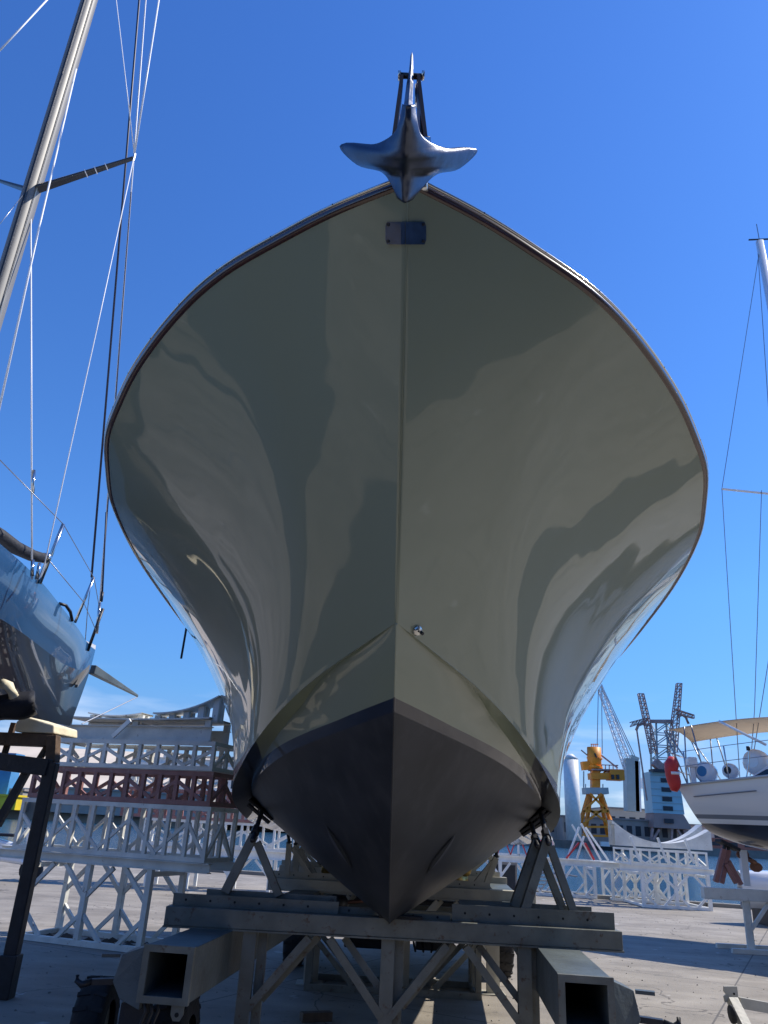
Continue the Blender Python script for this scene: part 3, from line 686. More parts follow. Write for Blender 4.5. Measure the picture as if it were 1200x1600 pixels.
def trestle(name, P, u, Lg, dep, zt, nl, m, label, s=.075, bh=.12, over=(.3, .3), group=None, cat='trestle', rail=True, legstart=0, tb=1.0):
    u = Vector(u).normalized(); v = V(-u.y, u.x, 0); P = Vector(P)
    t = thing(name, P, label, cat, group)
    at = lambda a, b, z: P + u * a + v * b + V(0, 0, z)
    for b in (0, dep):
        mb = MB(); ibeam(mb, at(-over[0], b, zt - bh), at(Lg + over[1], b, zt - bh), bh, .10); mb.build('top_beam', m, t)
        if rail: MB().bar(at(-.04, b, s / 2), at(Lg + .04, b, s / 2), s, s * .9).build('bottom_rail', m, t)
        zb = s * .96 if rail else .001
        for i in range(nl):
            a = Lg * i / (nl - 1)
            MB().bar(at(a, b, zb), at(a, b, zt - bh - .001), s, s, up=v).build('leg', m, t)
            kl = min(.38, Lg / (nl - 1) * .45) * tb
            for dx in (-1, 1):
                if (i == 0 and dx < 0) or (i == nl - 1 and dx > 0): continue
                MB().bar(at(a + dx * s * .3, b - .003, zt - bh - .38), at(a + dx * kl, b - .003, zt - bh - .02), s * .7, s * .6, up=v).build('brace', m, t)
                if rail: MB().bar(at(a + dx * s * .3, b + .003, .36), at(a + dx * kl * .9, b + .003, s * .8), s * .65, s * .6, up=v).build('brace', m, t)
    for a in (0, Lg):
        MB().bar(at(a, s / 2, zt - bh - .06), at(a, dep - s / 2, zt - bh - .06), s * .8, s * .8).build('cross_rail', m, t)
        if rail: MB().bar(at(a, s / 2, s / 2), at(a, dep - s / 2, s / 2), s * .8, s * .7).build('cross_rail', m, t)
    return t
def cradle(name, P, u, Lg, dep, z0, hgt, m, label, group=None, slats=8, flip=False, solid=False, bh=.15):
    """boat cradle: I beams below, an arc plate on short upright slats"""
    u = Vector(u).normalized(); v = V(-u.y, u.x, 0); P = Vector(P)
    t = thing(name, P + V(0, 0, z0), label, 'boat cradle', group)
    at = lambda a, b, z: P + u * a + v * b + V(0, 0, z)
    for b in (.1, dep - .1):
        mb = MB(); ibeam(mb, at(0, b, z0), at(Lg, b, z0), bh, .09); mb.build('base_beam', m, t)
    arc = lambda f: z0 + bh + .07 + hgt * (abs(2 * f - 1) ** 2.0 if flip is False else (f ** 2.2))
    for i in range(slats):
        f = i / (slats - 1); a = .05 + (Lg - .1) * f
        for b in (.08, dep - .1):
            MB().bar(at(a, b, z0 + bh + .001), at(a, b, arc(f) - .012), .09, .05, up=v).build('upright', m, t)
    N = 24; rows = []
    for i in range(N + 1):
        f = i / N; a = Lg * f
        rows.append([at(a, 0, arc(f)), at(a, dep, arc(f)), at(a, dep, arc(f) + .02), at(a, 0, arc(f) + .02)])
    MB().grid(rows, close=True).build('curved_plate', m, t, smooth=False)
    return t
def solid_cradle(P, Lg, dep, z0, hgt, label, m='dirty', group=None):
    t = thing('boat_cradle', P + V(0, 0, z0), label, 'boat cradle', group)
    for b in (0, dep):
        N = 20; top = [P + V(Lg * i / N, b, z0 + .10 + hgt * abs(2 * i / N - 1) ** 2) for i in range(N + 1)]
        MB().prism(top + [P + V(Lg, b, z0), P + V(0, b, z0)], (0, .03, 0)).build('arc_web', m, t)
    rows = []
    for i in range(21):
        z = z0 + .101 + hgt * abs(2 * i / 20 - 1) ** 2
        rows.append([P + V(Lg * i / 20, .0, z), P + V(Lg * i / 20, dep + .03, z), P + V(Lg * i / 20, dep + .03, z + .02), P + V(Lg * i / 20, 0, z + .02)])
    MB().grid(rows, close=True).build('curved_plate', m, t)
    return t

# left stack
SP = V(-4.55, 11.52, 0); SU = V(.945, -.327, 0); SV = V(.327, .945, 0)
trestle('trestle', SP, SU, 1.9, .8, 1.07, 3, 'dirty', 'dirty white trestle with hexagon bracing standing on the ground, lowest of the left stack', over=(1.3, .85), s=.075, bh=.115)
lattice_frame('box_truss', SP + SU * -.38 - V(0, 0, 0), SU, 3.05, .72, 1.075, 1.745, 10, 'dirty', 'tall dirty white lattice frame directly on the lowest trestle of the left stack', s=.055)
lattice_frame('box_truss', SP + SU * -.32 + SV * .02, SU, 2.95, .70, 1.75, 2.18, 11, 'red', 'rusty red lattice frame sandwiched between white frames in the left stack', s=.06)
lattice_frame('box_truss', SP + SU * -.05 + SV * .0, SU, 2.66, .72, 2.185, 2.565, 9, 'dirty', 'short white lattice frame resting on the red frame of the left stack', s=.055)
cradle('boat_cradle', SP + SU * .0, SU, 2.45, .7, 2.57, .03, 'dirty', 'white cradle beam pair lying across the top of the left stack', slats=3, bh=.2)
MB().bar(SP + SU * .95 - SV * .03 + V(0, 0, 2.60), SP + SU * 1.2 - SV * .03 + V(0, 0, 2.83), .06, .03, up=SV).build('diagonal_strap', 'white', bpy.data.objects['boat_cradle'])
MB().bar(SP + SU * -.1 - SV * .03 + V(0, 0, 2.60), SP + SU * .15 - SV * .03 + V(0, 0, 2.83), .06, .03, up=SV).build('diagonal_strap', 'white', bpy.data.objects['boat_cradle'])
cradle('boat_cradle', SP + SU * 1.5 + SV * .04, SU, 1.02, .3, 2.83, .24, 'dirty', 'curved slatted cradle piece sweeping up at the right end of the left stack', slats=5, flip=True, bh=.03)
cradle('boat_cradle', SP + SU * .15 + SV * .34, SU, .95, .3, 2.83, .04, 'dirty', 'low curved cradle piece on the left stack near the racing yacht bow', slats=4, bh=.03)
# second stack further back
Q = V(-6.2, 20.6, 0); QU = V(1, -.03, 0)
trestle('trestle', Q + V(.9, 0, 0), QU, 4.0, .9, .93, 5, 'white', 'sunlit white trestle at the foot of the second stack behind the left one', over=(.6, .25), s=.08, bh=.19, rail=False)
lattice_frame('box_truss', Q + V(.6, 0, 0), QU, 5.0, .85, .935, 1.55, 12, 'white', 'sunlit white lattice frame on the trestle of the second stack', s=.06)
lattice_frame('box_truss', Q, QU, 4.0, .8, 1.555, 2.25, 9, 'red', 'red lattice frame in the second stack behind the left one', s=.07)
lattice_frame('box_truss', Q, QU, 4.0, .8, 2.255, 2.85, 9, 'white', 'white lattice frame on top of the red one in the second stack', s=.07)
cradle('boat_cradle', Q + V(.2, 0, 0), QU, 3.9, .7, 2.855, .15, 'white', 'white cradle with short uprights on top of the second stack', slats=7)
# third group, further right, behind the olive hull
lattice_frame('box_truss', V(-1.6, 22.4, 0), (1, 0, 0), 3.4, .9, 0, 1.0, 7, 'white', 'white lattice frame on the ground seen under the olive hull', s=.07)
# centre low trestle behind the stand
lattice_frame('low_truss', V(-.56, 9.23, 0), (1, -.005, 0), 1.86, .62, 0, .80, 2, 'stand', 'low grey frame on the concrete between the stand legs', s=.065, braces=False, cat='steel frame')
ff = bpy.data.objects['low_truss']
for b in (0, .62):
    for a0, a1, z0, z1 in ((.06, .5, .5, .07), (1.80, 1.36, .5, .07), (.93, .62, .5, .78), (.93, 1.24, .5, .78)):
        MB().bar((-.56 + a0, 9.22 + b, z0), (-.56 + a1, 9.22 + b, z1), .05, .05, up=(0, 1, 0)).build('brace', 'stand', ff)

# white work platform at the quay edge, with red truss pieces on top
Wp = V(2.2, 25.0, 0)
trestle('trestle', Wp, (1, -.02, 0), 4.7, 1.2, 1.02, 6, 'white', 'sunlit white trestle table at the quay edge carrying red and white truss pieces', over=(.4, 1.15), s=.09, bh=.16, tb=.8)
for i, x in enumerate((2.9, 3.8, 4.7)):
    t = thing('truss_piece', (x, 25.3, 1.02), ['white box truss with red diagonals lying leftmost on the quay edge trestle', 'white box truss with red diagonals lying in the middle of the quay edge trestle', 'white box truss with red diagonals lying beside the red drum'][i], 'truss piece')
    for z in (1.06, 1.55): MB().bar((x, 25.3, z), (x + .85, 25.3, z), .06).build('rail', 'white', t)
    for k in range(4):
        xa = x + .05 + k * .2; MB().bar((xa, 25.28, 1.06 if k % 2 else 1.55), (xa + .2, 25.28, 1.55 if k % 2 else 1.06), .05, .03).build('diagonal', 'redpaint', t)
    MB().bar((x, 25.3, 1.06), (x, 25.3, 1.55), .06).build('post', 'white', t)
t = thing('drum', (5.35, 25.1, 1.02), 'red upright drum standing on the quay edge trestle', 'drum')
MB().tube([V(5.35, 25.1, 1.021), V(5.35, 25.1, 1.6)], .13, 14).build('drum_body', 'redpaint', t, smooth=True)
MB().tube([V(5.35, 25.1, 1.3), V(5.35, 25.1, 1.33)], .14, 14).build('hoop', 'redpaint', t, smooth=True)
t = thing('hoop_rail', (5.6, 25.3, 1.02), 'thin white bent tube rail right of the red drum on the trestle', 'rail')
MB().tube([V(4.7, 25.3, 1.62), V(5.55, 25.3, 1.66), V(5.72, 25.3, 1.6), V(5.78, 25.3, 1.45), V(5.78, 25.3, 1.025)], .03, 8).build('bent_tube', 'white', t, smooth=True)
t = thing('leaning_trestle', (6.6, 25, 1.02), 'white and red A shaped frames leaning at the right end of the trestle', 'frame')
for k, (a, b) in enumerate((((6.15, 1.05), (6.55, 1.95)), ((6.95, 1.05), (6.35, 2.0)), ((7.2, 1.05), (6.65, 2.05)), ((7.45, 1.05), (6.8, 1.95)), ((6.5, 1.05), (6.75, 1.7)))):
    MB().bar((a[0], 25.1 + k * .06, a[1]), (b[0], 25.1 + k * .06, b[1]), .08, .05).build('strut', 'white', t)
MB().bar((6.1, 25.05, 1.05), (6.5, 25.05, 1.5), .12, .04).build('red_strut', 'redpaint', t)
MB().bar((6.95, 25.05, 1.05), (6.7, 25.05, 1.5), .12, .04).build('red_strut', 'redpaint', t)
# clutter under the trestle
for x, w_, h_, lb, mm in ((2.6, .5, .8, 'dark steel locker under the left end of the quay edge trestle', 'ware2'), (3.9, .75, .85, 'grey cabinet with a dark opening under the quay edge trestle', 'ware2')):
    t = thing('cabinet', (x, 25.5, 0), lb, 'cabinet')
    MB().box(x, 25.3, 0, x + w_, 25.9, h_).build('cabinet_body', mm, t); MB().box(x + .06, 25.28, .08, x + w_ - .06, 25.299, h_ - .08).build('door', 'darkopen', t)
t = thing('folded_ladder', (4.9, 25.6, 0), 'white tube ladder lying folded under the quay edge trestle', 'ladder')
for dx in (0, .35): MB().tube([V(4.9 + dx, 25.3, .01), V(5.5 + dx, 25.6, .62), V(6.2 + dx, 25.6, .55)], .025, 6).build('rail', 'wire', t)
for k in range(6): MB().bar((4.98 + k * .1, 25.33 + k * .05, .08 + k * .1), (5.33 + k * .1, 25.33 + k * .05, .08 + k * .1), .03).build('rung', 'wire', t)

# right cradle stack at the water
Rp = V(7.59, 22.7, 0)
trestle('trestle', Rp, (1, 0, 0), 1.8, 1.6, 1.02, 3, 'white', 'sunlit white trestle with hexagon bracing at the water, right of the open quay', over=(.6, .2), s=.085, bh=.14)
trestle('trestle', Rp + V(-.25, 1.9, 0), (1, 0, 0), 2.0, 1.0, 1.02, 4, 'white', 'rear white trestle close behind the sunlit one at the water', over=(.35, .1), s=.08, bh=.13)
lattice_frame('box_truss', Rp + V(-.3, .0, 0), (1, 0, 0), 2.15, 1.5, 1.03, 1.45, 8, 'white', 'sunlit white rack of thin bars on the trestle at the water', s=.05)
for k in range(3):
    x = 7.3 + k * .75; t = thing('leaning_bar', (x, 22.6, 1.1), ['white bar leaning on the rack leftmost', 'white bar leaning on the rack in the middle', 'white bar leaning on the rack rightmost'][k], 'steel bar')
    MB().bar((x + .2, 22.55, 1.15), (x, 22.55, 1.75), .07, .05).build('bar', 'white', t)
solid_cradle(V(6.95, 22.8, 0), 2.7, .4, 1.50, .42, 'white arc shaped cradle lying in front on the rack at the water')
solid_cradle(V(7.1, 23.5, 0), 2.6, .4, 1.50, .55, 'white arc shaped cradle lying behind the first on the rack at the water')

# ------------------------------------------------------------------ racing yacht at the left
BOW = V(-3.9, 10.5, 0); FW = V(.146, .99, 0).normalized(); RT = V(FW.y, -FW.x, 0)
def yl(s_, b, z): return BOW - FW * s_ + RT * b + V(0, 0, z)
ry = thing('racing_yacht', yl(3.5, 0, 0), 'glossy blue racing sailing yacht with grey mast standing on black props at the left edge', 'sailing yacht')
def hullmat(name, c, rough=.3):
    m = mat(name, c, rough, coat=1.0, bump=.05, bscale=1.8, var=.03); return m
MT['ytop'] = hullmat('topside_sky_tint', (.018, .085, .22)); MT['ylow'] = hullmat('navy_ground_tint', (.009, .014, .024))  # mirrored sky and ground put into the colours: bluer above, darker below
def dk(s_): return max(.004, smooth_tab([0, .3, 1.11, 1.88, 3.0, 3.9, 6, 9.6], [.0, .06, .33, .57, .90, 1.08, 1.38, 1.7], s_))
def kn(s_): return dk(s_) * 1.02 + .01
for side in (-1, 1):
    rt, rl_ = [], []
    for i in range(50):
        s_ = 13.5 * (i / 49) ** 1.5; b = dk(s_); zd = 3.68 + .02 * s_
        zk = 3.30 - .02 * s_ + .1 * math.exp(-s_ * 3); zbm = 2.62 - .05 * s_
        so_ = s_ + .12 * (1 if True else 0)
        rt.append([yl(s_ + .0, side * b, zd), yl(s_ + .01, side * max(0, b - .03 * min(1, s_)), (zd + zk) / 2), yl(s_ + .03, side * max(0, b - .13 * min(1, s_)), zk)])
        q = []
        for k in range(10):
            f = k / 9; ang = f * math.pi / 2
            q.append(yl(s_ + .03 + .22 * f, side * max(0, b - .13 * min(1, s_)) * (1 - f) ** .8 if k < 9 else 0, zk + (zbm - zk) * f ** .85))
        rl_.append(q)
    MB().grid(rt).build('topside', 'ytop', ry, smooth=True); MB().grid(rl_).build('lower_hull', 'ylow', ry, smooth=True)
MB().grid([[yl(13.5 * (i/49)**1.5, -dk(13.5 * (i/49)**1.5), 3.68 + .02 * 13.5 * (i/49)**1.5), yl(13.5 * (i/49)**1.5, 0, 3.74), yl(13.5 * (i/49)**1.5, dk(13.5 * (i/49)**1.5), 3.68 + .02 * 13.5 * (i/49)**1.5)] for i in range(50)]).build('deck', 'teal', ry, smooth=True)
# bowsprit
tipp = aY(215, 1087, 12.0); root = aY(145, 1040, 10.55)
MB().hexa([root + V(-.06, 0, -.11), root + V(.04, 0, -.11), root + V(.05, 0, .01), root + V(-.07, 0, .01), tipp + V(-.02, 0, -.02), tipp + V(.015, 0, -.02), tipp + V(.015, 0, .015), tipp + V(-.02, 0, .015)]).build('bowsprit', 'tube', ry, bevel=.01)
MB().hexa([aY(119, 1072, 10.1) + V(-.02, 0, -.02), aY(119, 1072, 10.1) + V(.02, 0, -.02), aY(119, 1072, 10.1) + V(.02, 0, .02), aY(119, 1072, 10.1) + V(-.02, 0, .02),
           root + V(-.05, -.1, -.10), root + V(0, -.1, -.10), root + V(0, -.1, .01), root + V(-.05, -.1, .01)]).build('bowsprit_collar', 'mast', ry)
MB().tube([tipp + V(0, 0, -.02), aY(128, 1131, 10.6)], .008, 6).build('bobstay', 'wire', ry)
# mast
mfoot = V(-4.41, 6.95, 3.7); mrow = []
for z in (3.7, 6, 8, 10, 12, 14, 16, 18.0):
    k = 1 - max(0, z - 12) * .05
    c = V(-4.41 + (z - 3.7) * -.003, 6.95, z); ring = []
    for q in range(16):
        t = 2 * math.pi * q / 16
        ring.append(c + RT * math.cos(t) * .075 * k + FW * math.sin(t) * .13 * k)
    mrow.append(ring)
mast = MB().grid(mrow, close=True).build('mast', 'mast', ry, smooth=True)
MB().bar(V(-4.41, 6.95, 3.7) + RT * .085 - FW * .03, V(-4.45, 6.95, 16) + RT * .085 - FW * .03, .008, .01).build('mast_track', 'masttrack', mast)
MB().bar(V(-4.41, 6.95, 3.7) + RT * .04 - FW * .125, V(-4.45, 6.95, 16) + RT * .04 - FW * .125, .02, .03).build('mast_track', 'black', mast)
zsp = aY(60, 297, 6.95).z
tipR = aY(209, 247, 6.93); tipL = aY(-6, 281, 7.3)
for tp, sg in ((tipR, 1), (tipL, -1)):
    a = V(-4.43, 6.95, zsp) + RT * .06 * sg
    sp = MB().bar(a, tp, .11, .04, up=(0, 0, 1), w2=.05, h2=.03).build('spreader', 'carbon', mast, bevel=.012)
    if sg > 0:
        for f in (.50, .60, .71):
            p = a.lerp(tp, f); d = (tp - a).normalized()
            MB().bar(p, p + d * .012, .11 - .055 * f + .006, .046 - .008 * f).build('spreader_band', 'ropew', sp)
        MB().tube([tp + V(0, 0, -.04), tp + V(0, 0, .07)], .016, 6).build('spreader_cap', 'steel', sp)
for k in range(7):
    p = aY((42, 43, 40, 45, 38, 44, 41)[k], (257, 266, 275, 282, 292, 300, 305)[k], 6.86)
HEAD = V(-4.47, 6.95, 17.9)
def stay(name, pts, r, m): return MB().tube(pts, r, 6).build(name, m, ry, smooth=True)
stay('forestay', [HEAD + V(.02, 0, -.3), aY(143, 902, 10.1)], .016, 'roped')
stay('forestay', [HEAD + V(.05, .05, 0), aY(156, 942, 10.25)], .012, 'ropew')
stay('turnbuckle', [aY(156, 942, 10.25), aY(151, 990, 10.3)], .022, 'steel')
stay('halyard', [aY(205, 300, 8.4), aY(158, 930, 10.3)], .009, 'roped'); 
stay('forestay_foot', [aY(166, 800, 9.8), aY(160, 925, 10.2)], .012, 'roped')
stay('shackle', [aY(160, 925, 10.2), aY(158, 940, 10.2)], .022, 'black')
stay('wire_tail', [aY(143, 902, 10.1), aY(137, 950, 10.2), aY(133, 1005, 10.3)], .006, 'wire')
stay('shroud', [aY(249, -5, 6.8), tipR], .012, 'ropew')
stay('shroud', [tipR, aY(150, 520, 6.4).lerp(tipR, 0.0), aY(70, 880, 6.9), aY(57, 912, 7.0)], .006, 'ropew')
stay('shroud', [V(-4.43, 6.98, zsp - .1), aY(50, 905, 7.0)], .009, 'ropew')
stay('turnbuckle', [aY(53, 735, 6.98), aY(51, 770, 6.98)], .018, 'steel')
stay('turnbuckle', [aY(51, 875, 7.0), aY(50, 900, 7.0)], .018, 'steel'); stay('turnbuckle', [aY(62, 880, 7.0), aY(57, 905, 7.0)], .018, 'steel')
stay('shroud', [aY(181, -5, 6.9), tipR + V(0, 0, .05)], .006, 'ropew')
stay('halyard', [aY(119, 108, 6.85), aY(60, 360, 6.6), aY(-6, 660, 6.2)], .012, 'ropew')
stay('backstay', [aY(78, -5, 5.2), aY(-5, 84, 4.9)], .008, 'ropew')
stay('shroud', [V(-4.45, 6.9, zsp - .05), aY(-5, 356, 6.2)], .004, 'wire')
# stanchions, pulpit and lifelines
def stan(b, t_, Yb, Yt, r, m='steel'): return MB().tube([aY(*b, Yb), aY(*t_, Yt)], r, 8).build('stanchion', m, ry, smooth=True)
stan((62, 912), (99, 819), 7.4, 7.4, .02); stan((117, 973), (147, 902), 9.0, 9.0, .018); stan((137, 1017), (161, 951), 10.2, 10.2, .022, 'black')
MB().tube([aY(93, 943, 8.3), aY(103, 946, 8.4), aY(110, 956, 8.5), aY(113, 970, 8.6)], .018, 8).build('pulpit_hoop', 'black', ry, smooth=True)
stay('lifeline', [aY(-5, 714, 6.4), aY(99, 819, 7.4), aY(147, 903, 9.0), aY(157, 960, 10.0)], .005, 'wire')
stay('lifeline', [aY(77, 876, 7.4), aY(130, 940, 9.0), aY(150, 985, 10.0)], .005, 'wire')
rs = MB().tube([aY(-60, 800, 6.3), aY(0, 838, 6.7), aY(25, 856, 6.95), aY(50, 868, 7.2), aY(68, 872, 7.35)], [.07, .07, .066, .06, .05], 12).build('rolled_sail', 'cloth', ry, smooth=True)
MB().tube([aY(68, 872, 7.35), aY(74, 872, 7.4), aY(78, 874, 7.42)], [.055, .055, .04], 12).build('sail_end_cap', 'steel', rs, smooth=True)
# black prop stand with timber, padding
ys_ = thing('yacht_stand', (-3.2, 8.1, 0), 'black steel stand with tall post, timber beam and cream padding under the racing yacht', 'boat stand')
MB().bar(V(-3.21, 8.1, .04), V(-3.21, 8.1, 2.04), .12, .12, up=(0, 1, 0)).build('post', 'black', ys_, bevel=.01)
MB().bar(V(-3.21, 8.1, .0), V(-3.21, 8.1, .35), .16, .16, up=(0, 1, 0)).build('foot', 'black', ys_, bevel=.01)
MB().bar(aY(-200, 1165, 8.1), aY(78, 1200, 8.1), .16, .16).build('cross_beam', 'black', ys_, bevel=.008)
MB().bar(aY(-5, 1290, 8.15), aY(45, 1200, 8.15), .07, .07, up=(0, 1, 0)).build('brace', 'black', ys_)
MB().bar(aY(5, 1185, 8.3), aY(22, 1130, 8.35), .05, .05, up=(0, 1, 0)).build('brace', 'timber', ys_)
MB().bar(aY(-60, 1152, 8.25), aY(86, 1158, 8.25), .18, .12).build('timber_beam', 'timber', ys_, bevel=.006)
MB().bar(aY(82, 1192, 8.2), aY(84, 1150, 8.2), .10, .14, up=(0, 1, 0)).build('timber_post', 'timber', ys_, bevel=.006)
MB().bar(aY(53, 1200, 8.25), aY(78, 1160, 8.25), .04, .08, up=(0, 1, 0)).build('timber_brace', 'timber', ys_)
p = [aY(22, 1143, 8.15), aY(84, 1146, 8.15), aY(84, 1133, 8.15), aY(36, 1118, 8.15), aY(25, 1128, 8.15)]
MB().prism(p, (.1, .42, 0)).build('padding', 'cream', ys_, bevel=.012)
rows = []
for i in range(13):
    f = i / 12; px = -60 + 115 * f; top = 1092 + 18 * math.sin(f * 5) * .25; bot = 1122 - 16 * f ** 3 + 3 * math.sin(f * 9)
    rows.append([aY(px, top - 4, 7.9), aY(px, (top + bot) / 2, 7.78), aY(px, bot, 7.86), aY(px + 2, bot + 4, 8.1)])
cl = MB().grid(rows).build('cloth_sling', 'cloth', ys_, smooth=True); s_ = cl.modifiers.new('s', 'SOLIDIFY'); s_.thickness = .03
MB().tube([aY(4, 1068, 7.9), aY(14, 1072, 7.85), aY(22, 1088, 7.85), aY(20, 1104, 7.9)], .05, 10).build('fender_roll', 'cream', ys_, smooth=True)

# ------------------------------------------------------------------ white sailing yacht at the right
sy = thing('sailing_yacht', (8, 15.5, 0), 'white sailing yacht with sand coloured bimini and navy bottom at the right edge', 'sailing yacht')
SF = V(.80, -.60, 0).normalized(); SR = V(.60, .80, 0).normalized()   # towards its bow / away from camera
SO = V(5.47, 14.45, 0)
def rp(s_, b, z): return SO + SF * s_ + SR * (b + 1.55) + V(0, 0, z)
def rbw(s_): return 1.15 + .40 * (1 - math.exp(-s_ / 1.6)) if s_ < 6 else max(.0, 1.55 * (1 - ((s_ - 6) / 5.0) ** 2))
MT['ryb'] = None
def ryhull():
    m = bpy.data.materials.new('white_hull_paint'); m.use_nodes = True; n = m.node_tree; b = n.nodes['Principled BSDF']; l = n.links.new
    g = n.nodes.new('ShaderNodeNewGeometry'); s_ = n.nodes.new('ShaderNodeSeparateXYZ'); l(g.outputs['Position'], s_.inputs[0])
    rmp = n.nodes.new('ShaderNodeValToRGB'); rmp.color_ramp.interpolation = 'CONSTANT'
    mr = n.nodes.new('ShaderNodeMapRange'); mr.inputs[1].default_value = 1.5; mr.inputs[2].default_value = 3.5; l(s_.outputs[2], mr.inputs[0]); l(mr.outputs[0], rmp.inputs[0])
    e = rmp.color_ramp.elements; e[0].position = 0; e[0].color = (.03, .04, .06, 1)
    e[1].position = .24; e[1].color = (.84, .85, .86, 1)
    for pz, c in ((.28, (.20, .22, .25, 1)), (.315, (.74, .75, .76, 1)),):
        q = e.new(pz); q.color = c
    l(rmp.outputs[0], b.inputs['Base Color']); b.inputs['Roughness'].default_value = .35; b.inputs['Coat Weight'].default_value = .8
    b.inputs['Coat Roughness'].default_value = .03; return m
MT['ryb'] = ryhull()
for side in (-1, 1):
    rows = []
    for i in range(44):
        s_ = 11 * i / 43; b = rbw(s_); zd = 2.60 + .10 * s_; zb = 1.78 - .42 * (1 - math.exp(-s_ / 1.8)) + (0 if s_ < 8 else (s_ - 8) ** 2 * .08)
        ra = .55 * math.exp(-s_ / .9)
        row = []
        for k in range(18):
            f = k / 17; ang = f * math.pi / 2
            row.append(rp(s_ + ra * f * .9, side * b * (math.cos(ang) ** .55 if k < 17 else 0), zd + (zb - zd) * math.sin(ang) ** 1.25))
        rows.append(row)
    MB().grid(rows).build('hull', 'ryb', sy, smooth=True)
rows0 = [rp(.5 * math.sin(math.pi / 2 * k / 17) , 0, 0) for k in range(18)]
tm = []
for side in (-1, 1):
    b = rbw(0); tm.append([rp(.55 * (k / 17) * .9, side * b * (math.cos(k / 17 * math.pi / 2) ** .55 if k < 17 else 0), 2.62 - .84 * math.sin(k / 17 * math.pi / 2) ** 1.25) for k in range(18)])
MB().grid(tm).build('transom', 'ryb', sy)
MB().grid([[rp(11 * i / 43, -rbw(11 * i / 43), 2.60 + .10 * 11 * i / 43), rp(11 * i / 43, rbw(11 * i / 43), 2.60 + .10 * 11 * i / 43)] for i in range(44)]).build('deck', 'gel', sy)
MB().tube([rp(.0 + 11 * i / 43, -rbw(11 * i / 43) - .012, 2.61 + .10 * 11 * i / 43) for i in range(44)], .025, 6).build('gunwale_strip', 'teal', sy, smooth=True)
MB().tube([rp(.3 + 1.1 * i / 8, -rbw(.3 + 1.1 * i / 8) - .003, 2.39 + .10 * (.3 + 1.1 * i / 8)) for i in range(9)], .010, 4).build('pinstripe', 'wire', sy)
# hull window
hw = [rp(1.75 + dx, -rbw(1.9) - .02, 2.47 + dz) for dx, dz in ((0, 0), (.07, -.055), (.6, -.05), (.66, .02), (.6, .07), (.07, .05))]
MB().prism(hw, SR * .02).build('hull_window', 'glass', sy)
# cabin, coamings
MB().hexa([rp(1.1, -.9, 2.7), rp(6.5, -.8, 2.9), rp(6.5, .8, 2.9), rp(1.1, .9, 2.7), rp(1.5, -.75, 3.02), rp(5.6, -.6, 3.2), rp(5.6, .6, 3.2), rp(1.5, .75, 3.02)]).build('cabin_top', 'gel', sy, bevel=.06)
MB().hexa([rp(1.25, -.90, 2.78), rp(3.2, -.86, 2.88), rp(3.2, -.84, 2.88), rp(1.25, -.88, 2.78), rp(1.5, -.84, 2.93), rp(3.1, -.80, 3.03), rp(3.1, -.78, 3.03), rp(1.5, -.82, 2.93)]).build('cabin_window', 'glass', sy)
# bimini and its frame
def bim(f, g_): return rp(-.2 + 3.2 * f, -.95 + 1.9 * g_, 3.60 + .22 * math.sin(math.pi * min(1, f * .75 + .05)) + .10 * math.sin(math.pi * g_))
bi = MB().grid([[bim(i / 14, j / 8) for j in range(9)] for i in range(15)]).build('bimini', 'canvas', sy, smooth=True); s_ = bi.modifiers.new('s', 'SOLIDIFY'); s_.thickness = .015
for a, f in ((.15, 0), (.15, .12), (.42, .01), (.5, .16)):
    for g_ in (0, 1): MB().tube([rp(a, -1.0 + 2.0 * g_, 2.66), bim(f, g_)], .014, 6).build('bimini_pole', 'wire', sy, smooth=True)
MB().tube([bim(.32, 0), rp(1.6, -1.1, 3.32)], .026, 6).build('bimini_strut', 'ropew', sy, smooth=True)
for x in (.2, .95, 2.5, 4.2):
    MB().tube([rp(x, -rbw(x) + .05, 2.62 + .1 * x), rp(x - .02, -rbw(x) + .03, 3.2 + .1 * x)], .014, 6).build('stanchion', 'steel', sy, smooth=True)
for h in (.3, .56):
    MB().tube([rp(x, -rbw(x) + .03, 2.64 + h + .1 * x) for x in (-.05, .95, 2.5, 4.2, 6)], .006, 5).build('lifeline', 'wire', sy)
for b in (-1, .0, 1):
    MB().tube([rp(-.02, b * 1.1, 2.6), rp(-.1, b * 1.1, 3.2)], .016, 6).build('stern_rail', 'steel', sy, smooth=True)
for h in (2.9, 3.2): MB().tube([rp(-.08, -1.12, h), rp(-.1, 1.1, h)], .014, 6).build('stern_rail', 'steel', sy, smooth=True)
MB().tube([rp(1.25, -1.35, 2.72), rp(1.33, -1.35, 3.0), rp(1.36, -1.35, 3.22)], .012, 6).build('outboard_bracket', 'steel', sy)
MB().tube([rp(1.35, -1.36, 3.2), rp(1.35, -1.36, 3.27)], .035, 8).build('lamp_head', 'black', sy, smooth=True)
